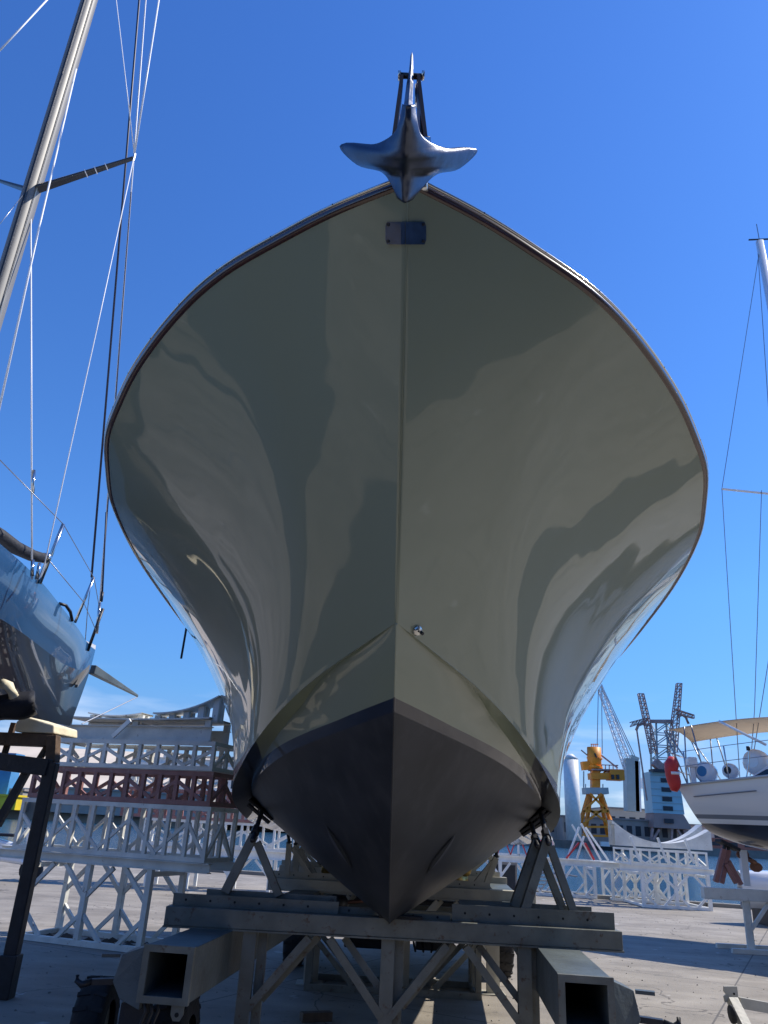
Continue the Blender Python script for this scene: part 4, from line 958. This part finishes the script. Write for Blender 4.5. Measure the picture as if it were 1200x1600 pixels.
# mast, spreaders, stays: mast stands at ray (1187,380)
mb_ = aY(1187, 378, 15.3); mtop = mb_
MB().tube([V(mtop.x, mtop.y, 2.9), mtop], .10, 12).build('mast', 'gel', sy, smooth=True)
MB().tube([mtop, mtop + V(0, 0, .6)], .012, 6).build('antenna', 'wire', sy)
MB().bar(mtop + V(-.28, 0, .05), mtop + V(.3, 0, .12), .03).build('wind_vane', 'black', sy)
sptip = aY(1128, 764, 15.0)
MB().bar(sptip, V(mtop.x, mtop.y, sptip.z + .05), .05, .03).build('spreader', 'gel', sy)
for pts in ([mtop - V(.05, 0, .3), sptip], [sptip, aY(1156, 1215, 15.2)], [aY(1190, 766, 15.1), aY(1179, 1110, 15.2), aY(1172, 1205, 15.2)], [aY(1206, 1000, 15.1), aY(1172, 1212, 15.1)], [mtop - V(.1, 0, .4), aY(1201, 640, 15.0)]):
    MB().tube(pts, .009, 5).build('stay', 'wire', sy)
# propeller and rudder leg
c = aY(1172, 1345, 15.0)
MB().bar(aY(1160, 1328, 15.0), aY(1166, 1384, 15.0), .12, .10, up=(0, 1, 0)).build('rudder', 'gel', sy)
pp = MB().tube([c + V(-.08, 0, .05), c + V(.1, 0, -.03)], .045, 8).build('propeller', 'darkbronze', sy, smooth=True)
for dx, dz in ((-.12, .10), (.10, -.10)):
    e = [c + V(dx + .12 * math.cos(t), 0, dz + .085 * math.sin(t)) for t in [k * math.pi / 5 for k in range(10)]]
    MB().prism(e, (0, .02, 0)).build('blade', 'darkbronze', pp)
# things on and by its deck
def fender(px, py, r, lb, capm):
    c = aY(px, py, 14.7); t = thing('fender', c, lb, 'fender')
    d = V(-.75, -.62, .05).normalized(); pts = [c - d * r * k for k in (-.9, -.8, -.5, 0, .6, 1.0, 1.25)]
    MB().tube(pts, [r * .55, r * .8, r * .97, r, r * .9, r * .6, r * .2], 16).build('fender_body', 'gel', t, smooth=True)
    MB().tube([c + d * r * .9, c + d * r * .93], r * .50, 14).build('fender_eye', capm, t)
fender(1104, 1207, .19, 'round white fender with dark blue end nearest the stern of the white sailing yacht', 'blue')
fender(1142, 1205, .14, 'small white fender with blue end lying on deck between the two larger ones', 'black')
fender(1184, 1192, .24, 'largest cream fender on the side deck at the right edge', 'gel')
c = aY(1051, 1209, 14.6); t = thing('life_sling', c, 'red horseshoe lifebuoy in its cover hanging at the stern rail of the white yacht', 'lifebuoy')
pts = [c + V(.02 * math.sin(k), .0, -.30 + .6 * k / 8) for k in range(9)]
MB().tube(pts, [.06, .10, .12, .125, .12, .12, .13, .11, .06], 12).build('cover', 'redpaint', t, smooth=True)
MB().tube([c + V(0, 0, -.02), c + V(0, 0, .03)], .128, 12).build('strap', 'gel', t, smooth=True)
c = aY(1082, 1197, 14.7); t = thing('outboard_motor', c, 'white small outboard motor clamped on the stern rail beside the lifebuoy', 'outboard motor')
MB().box(c.x - .09, c.y - .06, c.z - .02, c.x + .09, c.y + .1, c.z + .16).build('engine_cowl', 'gel', t, bevel=.03)
MB().box(c.x - .04, c.y - .03, c.z - .30, c.x + .04, c.y + .05, c.z - .02).build('motor_leg', 'gel', t, bevel=.01)

# stand of the white yacht
st = stand('boat_stand', 5.80, 9.2, 14.3, .96, [], 'grey white beam stand under the white sailing yacht at the right edge', m='dirty', hm='dirty', legs=[6.5, 7.7, 8.8], plates=[], bh=.17)
for x in (6.2, 6.32):
    pass
for k, (a, b) in enumerate((((1118, 1378), (1131, 1327)), ((1127, 1380), (1138, 1328)), ((1150, 1380), (1133, 1350)), ((1158, 1382), (1138, 1345)))):
    MB().bar(aY(*a, 14.3 + .04 * (k % 2)), aY(*b, 14.3 + .04 * (k % 2)), .075 if k < 2 else .06, .075, up=(0, 1, 0)).build('prop_leg', 'red', st)
for a, b in (((1131, 1327), (1133, 1318)), ((1138, 1328), (1138, 1320))): MB().tube([aY(*a, 14.3), aY(*b, 14.3)], .03, 8).build('jack_screw', 'black', st)
MB().bar(aY(1122, 1313, 14.3), aY(1152, 1328, 14.3), .26, .05).build('prop_pad', 'rubber', st)
# right foot of stand: base frame
for y in (14.15, 14.75): MB().box(6.15, y, 0, 9.2, y + .08, .07).build('base_rail', 'dirty', st)

# motorboat tender beyond, at the right edge
c = V(9.55, 19.5, 0)
t = thing('tender', c, 'small white motorboat with long side window behind the white yacht stand', 'motorboat')
rows = []
for i in range(16):
    f = i / 15; x = c.x - .75 + 3.2 * f; b = .75 * min(1, .05 + f * 1.9) ** .6
    rows.append([V(x, c.y - b * .55, .35), V(x, c.y - b, .75), V(x, c.y - b * .9, 1.05 + .1 * f), V(x, c.y, 1.12 + .15 * f), V(x, c.y + b * .9, 1.05 + .1 * f), V(x, c.y + b, .75), V(x, c.y + b * .55, .35)])
MB().grid(rows, close=True).build('hull', 'gel', t, smooth=True)
MB().hexa([(c.x + .3, c.y - .74, .92), (c.x + 2.2, c.y - .78, .95), (c.x + 2.2, c.y - .74, .95), (c.x + .3, c.y - .70, .92), (c.x + .6, c.y - .74, 1.06), (c.x + 2.2, c.y - .78, 1.10), (c.x + 2.2, c.y - .72, 1.10), (c.x + .6, c.y - .69, 1.06)]).build('window', 'glass', t)
MB().box(c.x - .3, c.y - .5, .0, c.x + 2.4, c.y + .5, .34).build('trolley', 'black', t)
tyre((c.x + .2, c.y - .75, .24), .24, .18, t, axis=(0, 1, 0)); 

# ------------------------------------------------------------------ near right steel piece, grey car-like clutter left
t = thing('trestle_end', (3.6, 8.3, 0), 'pale steel frame end with a scalloped plate and castor at the bottom right corner', 'steel frame')
pc = [aY(1131, 1541, 8.3), aY(1152, 1541, 8.3), aY(1155, 1566, 8.3), aY(1133, 1566, 8.3), aY(1131, 1557, 8.3), aY(1135, 1554, 8.3), aY(1131, 1549, 8.3)]
MB().prism(pc, (0, .02, 0)).build('end_plate', 'standlt', t, bevel=.003)
MB().tube([aY(1147, 1553, 8.295), aY(1147, 1553, 8.30)], .010, 8).build('bolt_hole', 'hole', t)
MB().bar(aY(1144, 1562, 8.3), aY(1168, 1610, 8.1), .09, .07).build('leg', 'standlt', t)
MB().bar(aY(1153, 1566, 8.35), aY(1230, 1580, 8.5), .07, .09).build('rail', 'standlt', t)
MB().tube([aY(1142, 1585, 8.15), aY(1146, 1585, 8.15)], .075, 14).build('castor', 'rubber', t, smooth=True)
t = thing('motor_scooter', (-8.6, 20, 0), 'white and red motor scooter parked at the left edge beyond the trestle', 'scooter')
for x in (-9.0, -7.9): MB().tube([V(x, 19.95, .26), V(x, 20.1, .26)], .26, 16).build('wheel', 'rubber', t, smooth=True)
MB().hexa([(-9.2, 19.9, .45), (-8.0, 19.9, .35), (-8.0, 20.15, .35), (-9.2, 20.15, .45), (-9.1, 19.92, .95), (-8.3, 19.92, .8), (-8.3, 20.13, .8), (-9.1, 20.13, .95)]).build('body', 'gel', t, bevel=.06)
MB().box(-9.15, 19.88, .6, -9.0, 20.1, .72).build('tail_lamp', 'redpaint', t); MB().bar((-7.95, 20, .4), (-8.15, 20, 1.15), .1).build('front_shield', 'gel', t)
MB().bar((-8.15, 19.75, 1.15), (-8.15, 20.3, 1.15), .03).build('handlebar', 'black', t); MB().box(-9.1, 19.93, .951, -8.45, 20.12, 1.02).build('seat', 'cloth', t, bevel=.02)

# thin black rod hanging off the olive yacht's side
c1_, c2_ = aY(296, 953, 8.0), aY(283, 1029, 8.0)
MB().tube([c1_, c2_], .012, 6).build('fender_pole', 'black', yacht)
MB().tube([c1_, sheer(8.0, -1, .02)], .0022, 4).build('pole_line', 'wire', yacht)

# ------------------------------------------------------------------ far harbour
def building(px0, px1, ytop, ybase, Y, dep, m, label, floors=0, cols=0, roofm=None, name='harbour_building', winm='darkopen', pitch=0, cat='building'):
    a = aY(px0, ybase, Y); b = aY(px1, ybase, Y); zt_ = (aY(px0, ytop[0], Y).z + aY(px1, ytop[1], Y).z) / 2
    z0_ = 1.0; t = thing(name, ((a.x + b.x) / 2, Y, z0_), label, cat)
    MB().box(a.x, Y, z0_, b.x, Y + dep, zt_).build('wall', m, t)
    if pitch:
        MB().prism([V(a.x - 1, Y - .5, zt_ + .01), V(a.x - 1, Y + dep + .5, zt_ + .01), V(a.x - 1, Y + dep / 2, zt_ + pitch)], (b.x - a.x + 2, 0, 0)).build('roof', roofm or 'roof', t)
    else:
        MB().box(a.x - .5, Y - .5, zt_ + .01, b.x + .5, Y + dep, zt_ + .6).build('roof', roofm or 'roof', t)
    H_ = zt_ - z0_
    for r in range(floors):
        for c_ in range(cols):
            w_ = (b.x - a.x) / cols; fh = H_ / floors
            x = a.x + w_ * (c_ + .2); z = z0_ + fh * (r + .35)
            MB().box(x, Y - .12, z, x + w_ * .6, Y - .02, z + fh * .42).build('window', winm, t)
    return t
wl, wr, wz = aY(-400, 1262, 255).x, aY(330, 1262, 255).x, aY(215, 1243, 255).z
t = thing('warehouse', ((wl + wr) / 2, 255, 1), 'long warehouse with a huge sunlit cream roof across the water at left', 'building')
MB().box(wl, 255, -1.5, wr, 300, wz).build('wall', 'ware2', t)
MB().hexa([(wl, 254, wz + .01), (wr, 254, wz + .01), (wr, 305, wz + .01), (wl, 305, wz + .01), (wl, 254, wz + .4), (wr, 254, wz + .4), (wr, 305, aY(215, 1175, 305).z), (wl, 305, aY(215, 1175, 305).z)]).build('roof', 'ware', t)
building(60, 330, (1232, 1243), 1272, 250, 4, 'ware2', 'low dark shed with a blue green front before the cream warehouse', 1, 8, winm='blue', name='quay_shed')
building(330, 560, (1200, 1225), 1290, 270, 40, 'ware', 'cream building partly hidden behind the second white stack', 2, 6)
building(-300, 30, (1225, 1228), 1265, 248, 10, 'ware2', 'grey shed at the far left quay behind the stand post', 1, 6, name='quay_shed')
building(-20, 24, (1243, 1245), 1258, 240, 6, 'yellow', 'yellow container on the far quay at the left edge', name='container', roofm='yellow', cat='container')
building(-30, 14, (1178, 1179), 1222, 246, 6, 'blue', 'blue painted crane house standing at the far left edge', name='crane_house', roofm='blue', cat='crane')
building(880, 1075, (1279, 1284), 1315, 310, 20, 'ware2', 'long low grey quay building behind the orange crane', 1, 14)
building(950, 1045, (1263, 1268), 1300, 345, 25, 'ware', 'cream two storey building with dark windows behind the crane legs', 1, 6)
building(1040, 1260, (1290, 1298), 1325, 312, 20, 'ware', 'low cream quay building with dark doors right of the tower crane', 1, 9)
building(1105, 1240, (1312, 1318), 1330, 304, 4, 'redroof', 'low red roofed shed on the far quay behind the white yacht stand', 1, 5, roofm='redroof', name='quay_shed')
building(560, 900, (1262, 1280), 1312, 320, 20, 'ware2', 'grey quay building hidden mostly behind the olive hull', 1, 12)
# white silo at the hull edge
a = aY(895, 1268, 290)
t = thing('silo', (a.x, 290, 1), 'tall white sunlit silo seen just right of the olive hull', 'silo')
MB().tube([V(a.x, 290, 1.1), V(a.x, 290, aY(890, 1186, 290).z)], 2.7, 24).build('silo_shell', 'whitefar', t, smooth=True)
MB().tube([V(a.x, 290, aY(890, 1186, 290).z), V(a.x, 290, aY(890, 1178, 290).z)], 2.8, 24, r2=.8).build('silo_cap', 'whitefar', t, smooth=True)
def lat(mb, p0, p1, w0, w1, n, b, side=V(1, 0, 0), dep=V(0, 1, 0)):
    p0 = Vector(p0); p1 = Vector(p1)
    cor = lambda f, i, j: p0.lerp(p1, f) + side * ((w0 + (w1 - w0) * f) * (i - .5)) + dep * ((w0 + (w1 - w0) * f) * (j - .5))
    for i in (0, 1):
        for j in (0, 1): mb.bar(cor(0, i, j), cor(1, i, j), b)
    for k in range(n):
        f0, f1 = k / n, (k + 1) / n
        for (i0, j0), (i1, j1) in (((0, 0), (1, 0)), ((0, 1), (1, 1)), ((0, 0), (0, 1)), ((1, 0), (1, 1))):
            mb.bar(cor(f0, i0, j0), cor(f1, i1, j1), b * .6); mb.bar(cor(f1, i0, j0), cor(f1, i1, j1), b * .6)
    return mb
# orange crane
YO = 296
o_ = lambda px, py, dy=0: aY(px, py, YO + dy)
t = thing('harbour_crane', o_(930, 1308), 'orange quay crane with a cylindrical cab and a box counterweight on splayed legs', 'crane')
for (a, b) in (((902, 1303), (921, 1236)), ((962, 1306), (938, 1236)), ((914, 1303), (924, 1236)), ((950, 1306), (936, 1236))):
    MB().bar(o_(*a, 4 if a[0] in (914, 950) else -4), o_(*b), 1.1).build('leg', 'orange', t)
for (a, b) in (((905, 1292), (958, 1292)), ((911, 1268), (952, 1268)), ((905, 1292), (945, 1262)), ((958, 1292), (917, 1262)), ((911, 1268), (940, 1240)), ((950, 1268), (922, 1240)), ((900, 1305), (964, 1307))):
    MB().bar(o_(*a, -4), o_(*b, -4), .7).build('cross_brace', 'orange', t)
MB().bar(o_(912, 1236), o_(948, 1236), 5, 2.2).build('service_deck', 'crane_g', t)
for k in range(4):
    MB().bar(o_(915 + k * 9, 1231), o_(915 + k * 9, 1225), .3).build('deck_rail', 'crane_g', t)
MB().bar(o_(930, 1236), o_(930, 1205), 3.0, 3.0).build('slew_column', 'orange', t)
MB().bar(o_(921, 1213), o_(950, 1213), 5, 2.2).build('machinery_box', 'orange', t)
MB().bar(o_(950, 1211), o_(972, 1212), 6, 3.6).build('counterweight', 'orange', t)
for k in range(3): MB().bar(o_(925 + k * 8, 1210), o_(932 + k * 8, 1203), .5).build('lattice_tie', 'orange', t)
for k in range(2): MB().bar(o_(955 + k * 8, 1214, -3.1), o_(959 + k * 8, 1214, -3.1), 1.3, 1.6).build('window', 'darkopen', t)
for k in range(4):
    MB().tube([o_(924 + k * 3, 1167), o_(924 + k * 3, 1162)], .15, 4).build('top_rail_post', 'orange', t)
MB().bar(o_(923, 1163), o_(935, 1163), .25).build('top_rail', 'orange', t)
MB().bar(o_(929, 1177, -2.7), o_(932, 1184, -2.7), .9, .4).build('cab_window', 'darkopen', t)
MB().bar(o_(922, 1203), o_(970, 1204), 5.5, .5).build('walkway', 'crane_r', t)
MB().tube([o_(929, 1203), o_(928, 1168)], 2.6, 16).build('cab_tower', 'orange', t, smooth=True)
MB().tube([o_(929, 1200), o_(929, 1197)], 3.0, 16).build('tower_ring', 'orange', t)
MB().tube([o_(929, 1186), o_(929, 1184)], 2.9, 16).build('tower_ring', 'orange', t)
MB().bar(o_(909, 1197), o_(921, 1196), 3, 3).build('front_box', 'orange', t)
MB().bar(o_(908, 1172), o_(925, 1186), .4).build('jib_tie', 'crane_r', t); MB().bar(o_(934, 1176), o_(965, 1200), .5).build('jib_tie', 'crane_r', t)
MB().bar(o_(912, 1205), o_(912, 1232), .4).build('ladder', 'crane_g', t)
for k in range(5): MB().bar(o_(940 + k * 6, 1202), o_(940 + k * 6, 1195), .3).build('rail_post', 'crane_r', t)
MB().bar(o_(938, 1195), o_(966, 1196), .3).build('hand_rail', 'crane_r', t)
# white lattice crane
YL = 330; l_ = lambda px, py, dy=0: aY(px, py, YL + dy)
t = thing('lattice_crane', l_(988, 1285), 'pale lattice boom mobile crane with its long jib leaning left over the harbour', 'crane')
mb = MB(); lat(mb, l_(992, 1228), l_(936, 1070), 3.6, 1.8, 16, .36, side=V(1, 0, .3).normalized()); mb.build('boom', 'crane_w', t)
MB().bar(l_(934, 1066), l_(938, 1074), 1.8).build('boom_head', 'crane_w', t)
MB().bar(l_(987, 1268), l_(985, 1186), 5.0, 5.0).build('tower', 'crane_g', t)
MB().bar(l_(995, 1268), l_(993, 1190), 2.2, 5.0).build('tower_face', 'crane_w', t)
MB().bar(l_(984, 1185), l_(996, 1190), 3, 3).build('tower_head', 'crane_g', t)
MB().bar(l_(996, 1224), l_(1005, 1224), 3, 4).build('cab', 'crane_w', t)
for a, b in (((938, 1070), (991, 1186)), ((940, 1070), (996, 1190)), ((935, 1072), (933, 1170)), ((940, 1075), (941, 1178)), ((982, 1226), (990, 1265))):
    MB().bar(l_(*a), l_(*b), .28).build('cable', 'wire', t)
# tower crane with two raised jibs
YT = 305; t_ = lambda px, py, dy=0: aY(px, py, YT + dy)
t = thing('tower_crane', t_(1045, 1310), 'old quay crane with pale blue cladding and two rusty jibs raised like horns', 'crane')
zA = t_(1040, 1207).z; zB = t_(1040, 1271).z; x0_, x1_ = t_(1018, 1240).x, t_(1063, 1240).x
MB().hexa([(x0_, YT, zB), (x1_ + .9, YT, zB), (x1_ + .9, YT + 9, zB), (x0_, YT + 9, zB), (x0_, YT, zA), (x1_, YT, zA), (x1_, YT + 9, zA), (x0_, YT + 9, zA)]).build('clad_tower', 'crane_b', t)
for k in range(6):
    z = zB + (zA - zB) * (k + .5) / 6
    MB().box(x0_ - .1, YT - .15, z - .12, x1_ + .5, YT - .02, z + .12).build('cladding_joint', 'crane_g', t)
for k in range(4):
    z = zB + (zA - zB) * (k + .12) / 4.4
    MB().box(t_(1034, 1240).x, YT - .3, z + .6, t_(1049, 1240).x, YT - .16, z + 2.2).build('window', 'darkopen', t)
zC = t_(1040, 1294).z
MB().hexa([(x0_ - .6, YT - 1, zC), (x1_ + 3, YT - 1, zC), (x1_ + 3, YT + 10, zC), (x0_ - .6, YT + 10, zC), (x0_ + .3, YT, zB - .05), (x1_ + .5, YT, zB - .05), (x1_ + .5, YT + 9, zB - .05), (x0_ + .3, YT + 9, zB - .05)]).build('skirt', 'brown', t)
MB().box(t_(1037, 1283).x, YT - 1.2, t_(1037, 1286).z, t_(1051, 1283).x, YT - .7, t_(1037, 1279).z).build('window', 'darkopen', t)
for a, b in (((1020, 1294), (1017, 1312)), ((1050, 1294), (1049, 1314)), ((1068, 1294), (1074, 1314)), ((1030, 1296), (1020, 1312)), ((1058, 1296), (1070, 1314))):
    MB().bar(t_(*a), t_(*b), .8).build('leg', 'crane_r', t)
mb = MB(); lat(mb, t_(1037, 1205, 4), t_(1033, 1128, 4), 7.2, 6.4, 4, .6); mb.build('lattice_mast', 'crane_g', t)
MB().bar(t_(1017, 1204), t_(1058, 1206), 5, 1.0).build('turntable', 'darkopen', t)
MB().bar(t_(1022, 1190), t_(1036, 1203), 3, 3).build('winch_house', 'crane_r', t); MB().bar(t_(1040, 1190), t_(1052, 1203), 3, 3).build('winch_house', 'crane_g', t)
for a, b, w0, w1 in (((1022, 1178), (1001, 1084), 2.0, 1.6), ((1050, 1176), (1061, 1068), 2.6, 1.5)):
    mb = MB(); lat(mb, t_(*a), t_(*b), w0 * 1.15, w1 * 1.15, 12, .34); mb.build('jib', 'crane_r', t)
for a, b in (((985, 1132), (1012, 1124)), ((1056, 1112), (1084, 1120))):
    mb = MB(); lat(mb, t_(*a), t_(*b), 1.6, 1.2, 5, .35, side=V(0, 0, 1)); mb.build('counter_arm', 'crane_r', t)
for pts in ([(1013, 1134), (1004, 1131), (997, 1134), (994, 1141)], [(1058, 1120), (1066, 1117), (1072, 1121), (1076, 1131)]):
    MB().tube([t_(*q) for q in pts], .55, 6).build('curved_arm', 'crane_r', t, smooth=True)
MB().bar(t_(995, 1141), t_(1011, 1251), .5).build('hoist_line', 'crane_r', t)
MB().bar(t_(1016, 1127), t_(1050, 1127), 1.2).build('top_walkway', 'crane_r', t)
# small craft, posts on the far quay
for k, (px, lb, mm) in enumerate(((40, 'dark mooring barge moored at the left far quay', 'darkopen'), (210, 'low black workboat moored behind the stack gaps', 'black'), (950, 'dark launch moored left of the crane legs', 'black'))):
    c = aY(px, 1290 if px < 400 else 1322, 285); t = thing('moored_boat', (c.x, 285, -1.5), lb, 'boat')
    MB().hexa([(c.x - 4, 284, -1.6), (c.x + 4, 284, -1.6), (c.x + 4, 287, -1.6), (c.x - 4, 287, -1.6), (c.x - 4.6, 283.7, -.2), (c.x + 5, 283.7, -.2), (c.x + 5, 287.3, -.2), (c.x - 4.6, 287.3, -.2)]).build('hull', mm, t)
    MB().box(c.x - 2.5, 284.4, -.19, c.x + .5, 286.4, 1.3).build('wheelhouse', 'whitefar', t)
cn = ['white', 'black', 'grey', 'red', 'white', 'blue']; ords = ['leftmost', 'second from left', 'third from left', 'fourth from left', '', 'fifth from left', 'sixth from left', 'seventh from left', 'middle', '', 'sixth from right', 'fifth from right', 'fourth from right', '', 'second from right', 'rightmost']
for k in range(16):
    px = 30 + k * 21; c = aY(px, 1262, 262)
    if k in (4, 9, 13): continue
    t = thing('parked_car', (c.x, 298, 1.1), cn[k % 6] + ' small car on the far quay, ' + ords[k] + ' of the parked row', 'car', 'cars parked along the far quay')
    m_ = ['whitefar', 'darkopen', 'ware2', 'redpaint', 'whitefar', 'blue'][k % 6]
    MB().hexa([(c.x - 2, 298, 1.4), (c.x + 2, 298, 1.4), (c.x + 2, 299.7, 1.4), (c.x - 2, 299.7, 1.4), (c.x - 2, 298, 2.1), (c.x + 2, 298, 2.0), (c.x + 2, 299.7, 2.0), (c.x - 2, 299.7, 2.1)]).build('body', m_, t)
    MB().hexa([(c.x - 1.5, 298.1, 2.11), (c.x + 1.1, 298.1, 2.11), (c.x + 1.1, 299.6, 2.11), (c.x - 1.5, 299.6, 2.11), (c.x - 1.1, 298.2, 2.7), (c.x + .5, 298.2, 2.7), (c.x + .5, 299.5, 2.7), (c.x - 1.1, 299.5, 2.7)]).build('cabin', 'glass', t)
    for dx in (-1.2, 1.2): MB().tube([V(c.x + dx, 297.95, 1.42), V(c.x + dx, 298.2, 1.42)], .33, 8).build('wheel', 'rubber', t)
# ------------------------------------------------------------------ unseen yard behind the photographer, added for ground shade and hull reflections
t = thing('reflection_shed', (0, -26, 0), 'unseen pale boat shed with dark roller doors, added for reflections in the olive bow', 'building')  # shed added to give the hull something to mirror
MB().box(-30, -36, 0, 24, -26, 7.5).build('wall', 'ware', t); MB().box(-30.5, -36.5, 7.51, 24.5, -25.5, 8.0).build('roof', 'roof', t)
for k in range(5): MB().box(-26 + k * 10, -25.98, 0.05, -20 + k * 10, -25.9, 5).build('roller_door', 'ware2', t)

def added_boat(cx, cy, ang, Lh, B, z0, z1, m, label):  # boats added out of view as shade casters and for hull reflections
    t = thing('added_boat', (cx, cy, 0), label, 'boat')
    d = V(math.cos(ang), math.sin(ang), 0); n = V(-d.y, d.x, 0); c = V(cx, cy, 0)
    for side in (-1, 1):
        rows = []
        for i in range(30):
            f = i / 29; b = B / 2 * math.sin(min(1, f * 1.9) * math.pi / 2) ** .8 * (1 - .12 * max(0, f - .6)); row = []
            for k in range(10):
                a = k / 9 * math.pi / 2
                row.append(c + d * (Lh * (.5 - f) - .9 * math.sin(a) * max(0, 1 - f * 3)) + n * side * b * (math.cos(a) ** .6 if k < 9 else 0) + V(0, 0, z1 - (z1 - z0) * math.sin(a) ** 1.3 + .4 * max(0, .5 - f)))
            rows.append(row)
        MB().grid(rows).build('hull', m, t, smooth=True)
    MB().prism([c + d * x * Lh + n * y * B + V(0, 0, z1) for x, y in ((.35, .2), (.35, -.2), (-.49, -.42), (-.49, .42))], (0, 0, .1)).build('deck', 'gel', t)
    MB().prism([c + d * x * Lh + n * y * B + V(0, 0, z1 + .1) for x, y in ((.15, .22), (.15, -.22), (-.3, -.3), (-.3, .3))], (0, 0, .9)).build('cabin', 'gel', t, bevel=.1)
    for f in (.25, -.25):
        for side in (-1, 1): MB().bar(c + d * f * Lh + n * side * B * .42, c + d * f * Lh + n * side * B * .2 + V(0, 0, (z0 + z1) / 2), .1).build('prop', 'redpaint', t)
t = thing('shade_hall', (14, -12, 0), 'tall grey hall added out of view to the right behind the photographer to shade the yard', 'building')  # hall added out of view so its shadow darkens the ground by the bow
MB().box(8.4, -26, 0, 22, 2.0, 18.0).build('wall', 'ware2', t); MB().box(8.2, -26.2, 18.01, 22.2, 2.2, 18.5).build('roof', 'roof', t)
for k in range(4): MB().box(8.3, -24 + k * 6, .05, 8.39, -20 + k * 6, 6).build('roller_door', 'whitefar' if k % 2 else 'blue', t)
for k in range(8): MB().box(8.32, -24.5 + k * 3.1, 8, 8.39, -22.5 + k * 3.1, 9.5).build('window', 'glass', t)
added_boat(-6.9, -5.5, 1.45, 13, 4.2, .8, 3.8, 'ylow', 'unseen navy boat added behind the photographer on the left to shade the ground')
added_boat(1.6, -14.5, 1.2, 15, 4.6, .9, 4.3, 'ylow', 'unseen navy boat added in the middle in front of the boat shed to shade the ground')

added_boat(26, 16, 1.5, 12, 4.0, .9, 3.8, 'gel', 'white boat added for hull reflections to the right outside the picture beside the olive yacht')
added_boat(-22, -4.0, 1.4, 13, 4.2, .9, 3.9, 'gel', 'white boat added for hull reflections to the left outside the picture behind the racing yacht')
trestle('trestle', V(14.2, 6.5, 0), (0, 1, 0), 3.0, .9, 1.0, 4, 'white', 'unseen white trestle added to the right of the photographer for hull reflections')  # trestle and truss added as unseen clutter for the hull to mirror
lattice_frame('box_truss', V(14.2, 6.4, 0), (0, 1, 0), 3.4, .8, 1.01, 1.7, 9, 'white', 'unseen white truss added on the side trestle for hull reflections', s=.07)

# dirt gathered along the foot of the left stack, gravel grit and small litter on the yard
MT['dirt'] = mat('dark_dirt', (.06, .045, .03), .95, var=.4, scale=12, bump=.6)
mb = MB()
for k in range(60):
    a = random.uniform(.0, 1.9); b = random.uniform(.05, .7); p = SP + SU * a + SV * b; r = random.uniform(.04, .13)
    pts = [p + V(math.cos(t) * r * random.uniform(.6, 1.1), math.sin(t) * r * random.uniform(.6, 1.1), .002) for t in [q * math.pi / 3 for q in range(6)]]
    o_i = len(mb.v); mb.v += [tuple(q) for q in pts] + [tuple(p + V(0, 0, r * .45))]
    mb.f += [(o_i + q, o_i + (q + 1) % 6, o_i + 6) for q in range(6)]
tag(mb.build('dirt', 'dirt', smooth=True), 'dark dirt gathered along the foot of the left stack', 'dirt', kind='stuff')
mb = MB()
for k in range(900):
    x = random.uniform(-5, 9); y = random.uniform(7, 22); r = random.uniform(.004, .013)
    mb.add([(x - r, y, .001), (x + r * .6, y - r, .001), (x + r, y + r, .001), (x, y, r * 1.2)], [(0, 1, 3), (1, 2, 3), (2, 0, 3)])
tag(mb.build('grit', 'quay'), 'loose grit scattered over the concrete yard', 'grit', kind='stuff')
for i, (x, y, rz, lb) in enumerate(((-.35, 7.9, .4, 'short brown timber offcut on the concrete left of the centre post'), (2.9, 11.4, 1.1, 'short brown timber offcut on the sunlit concrete right of the stand'))):
    d = V(math.cos(rz), math.sin(rz), 0)
    tag(MB().bar(V(x, y, .036) - d * .14, V(x, y, .036) + d * .14, .09, .07).build('timber_block', 'timber', bevel=.004), lb, 'timber')
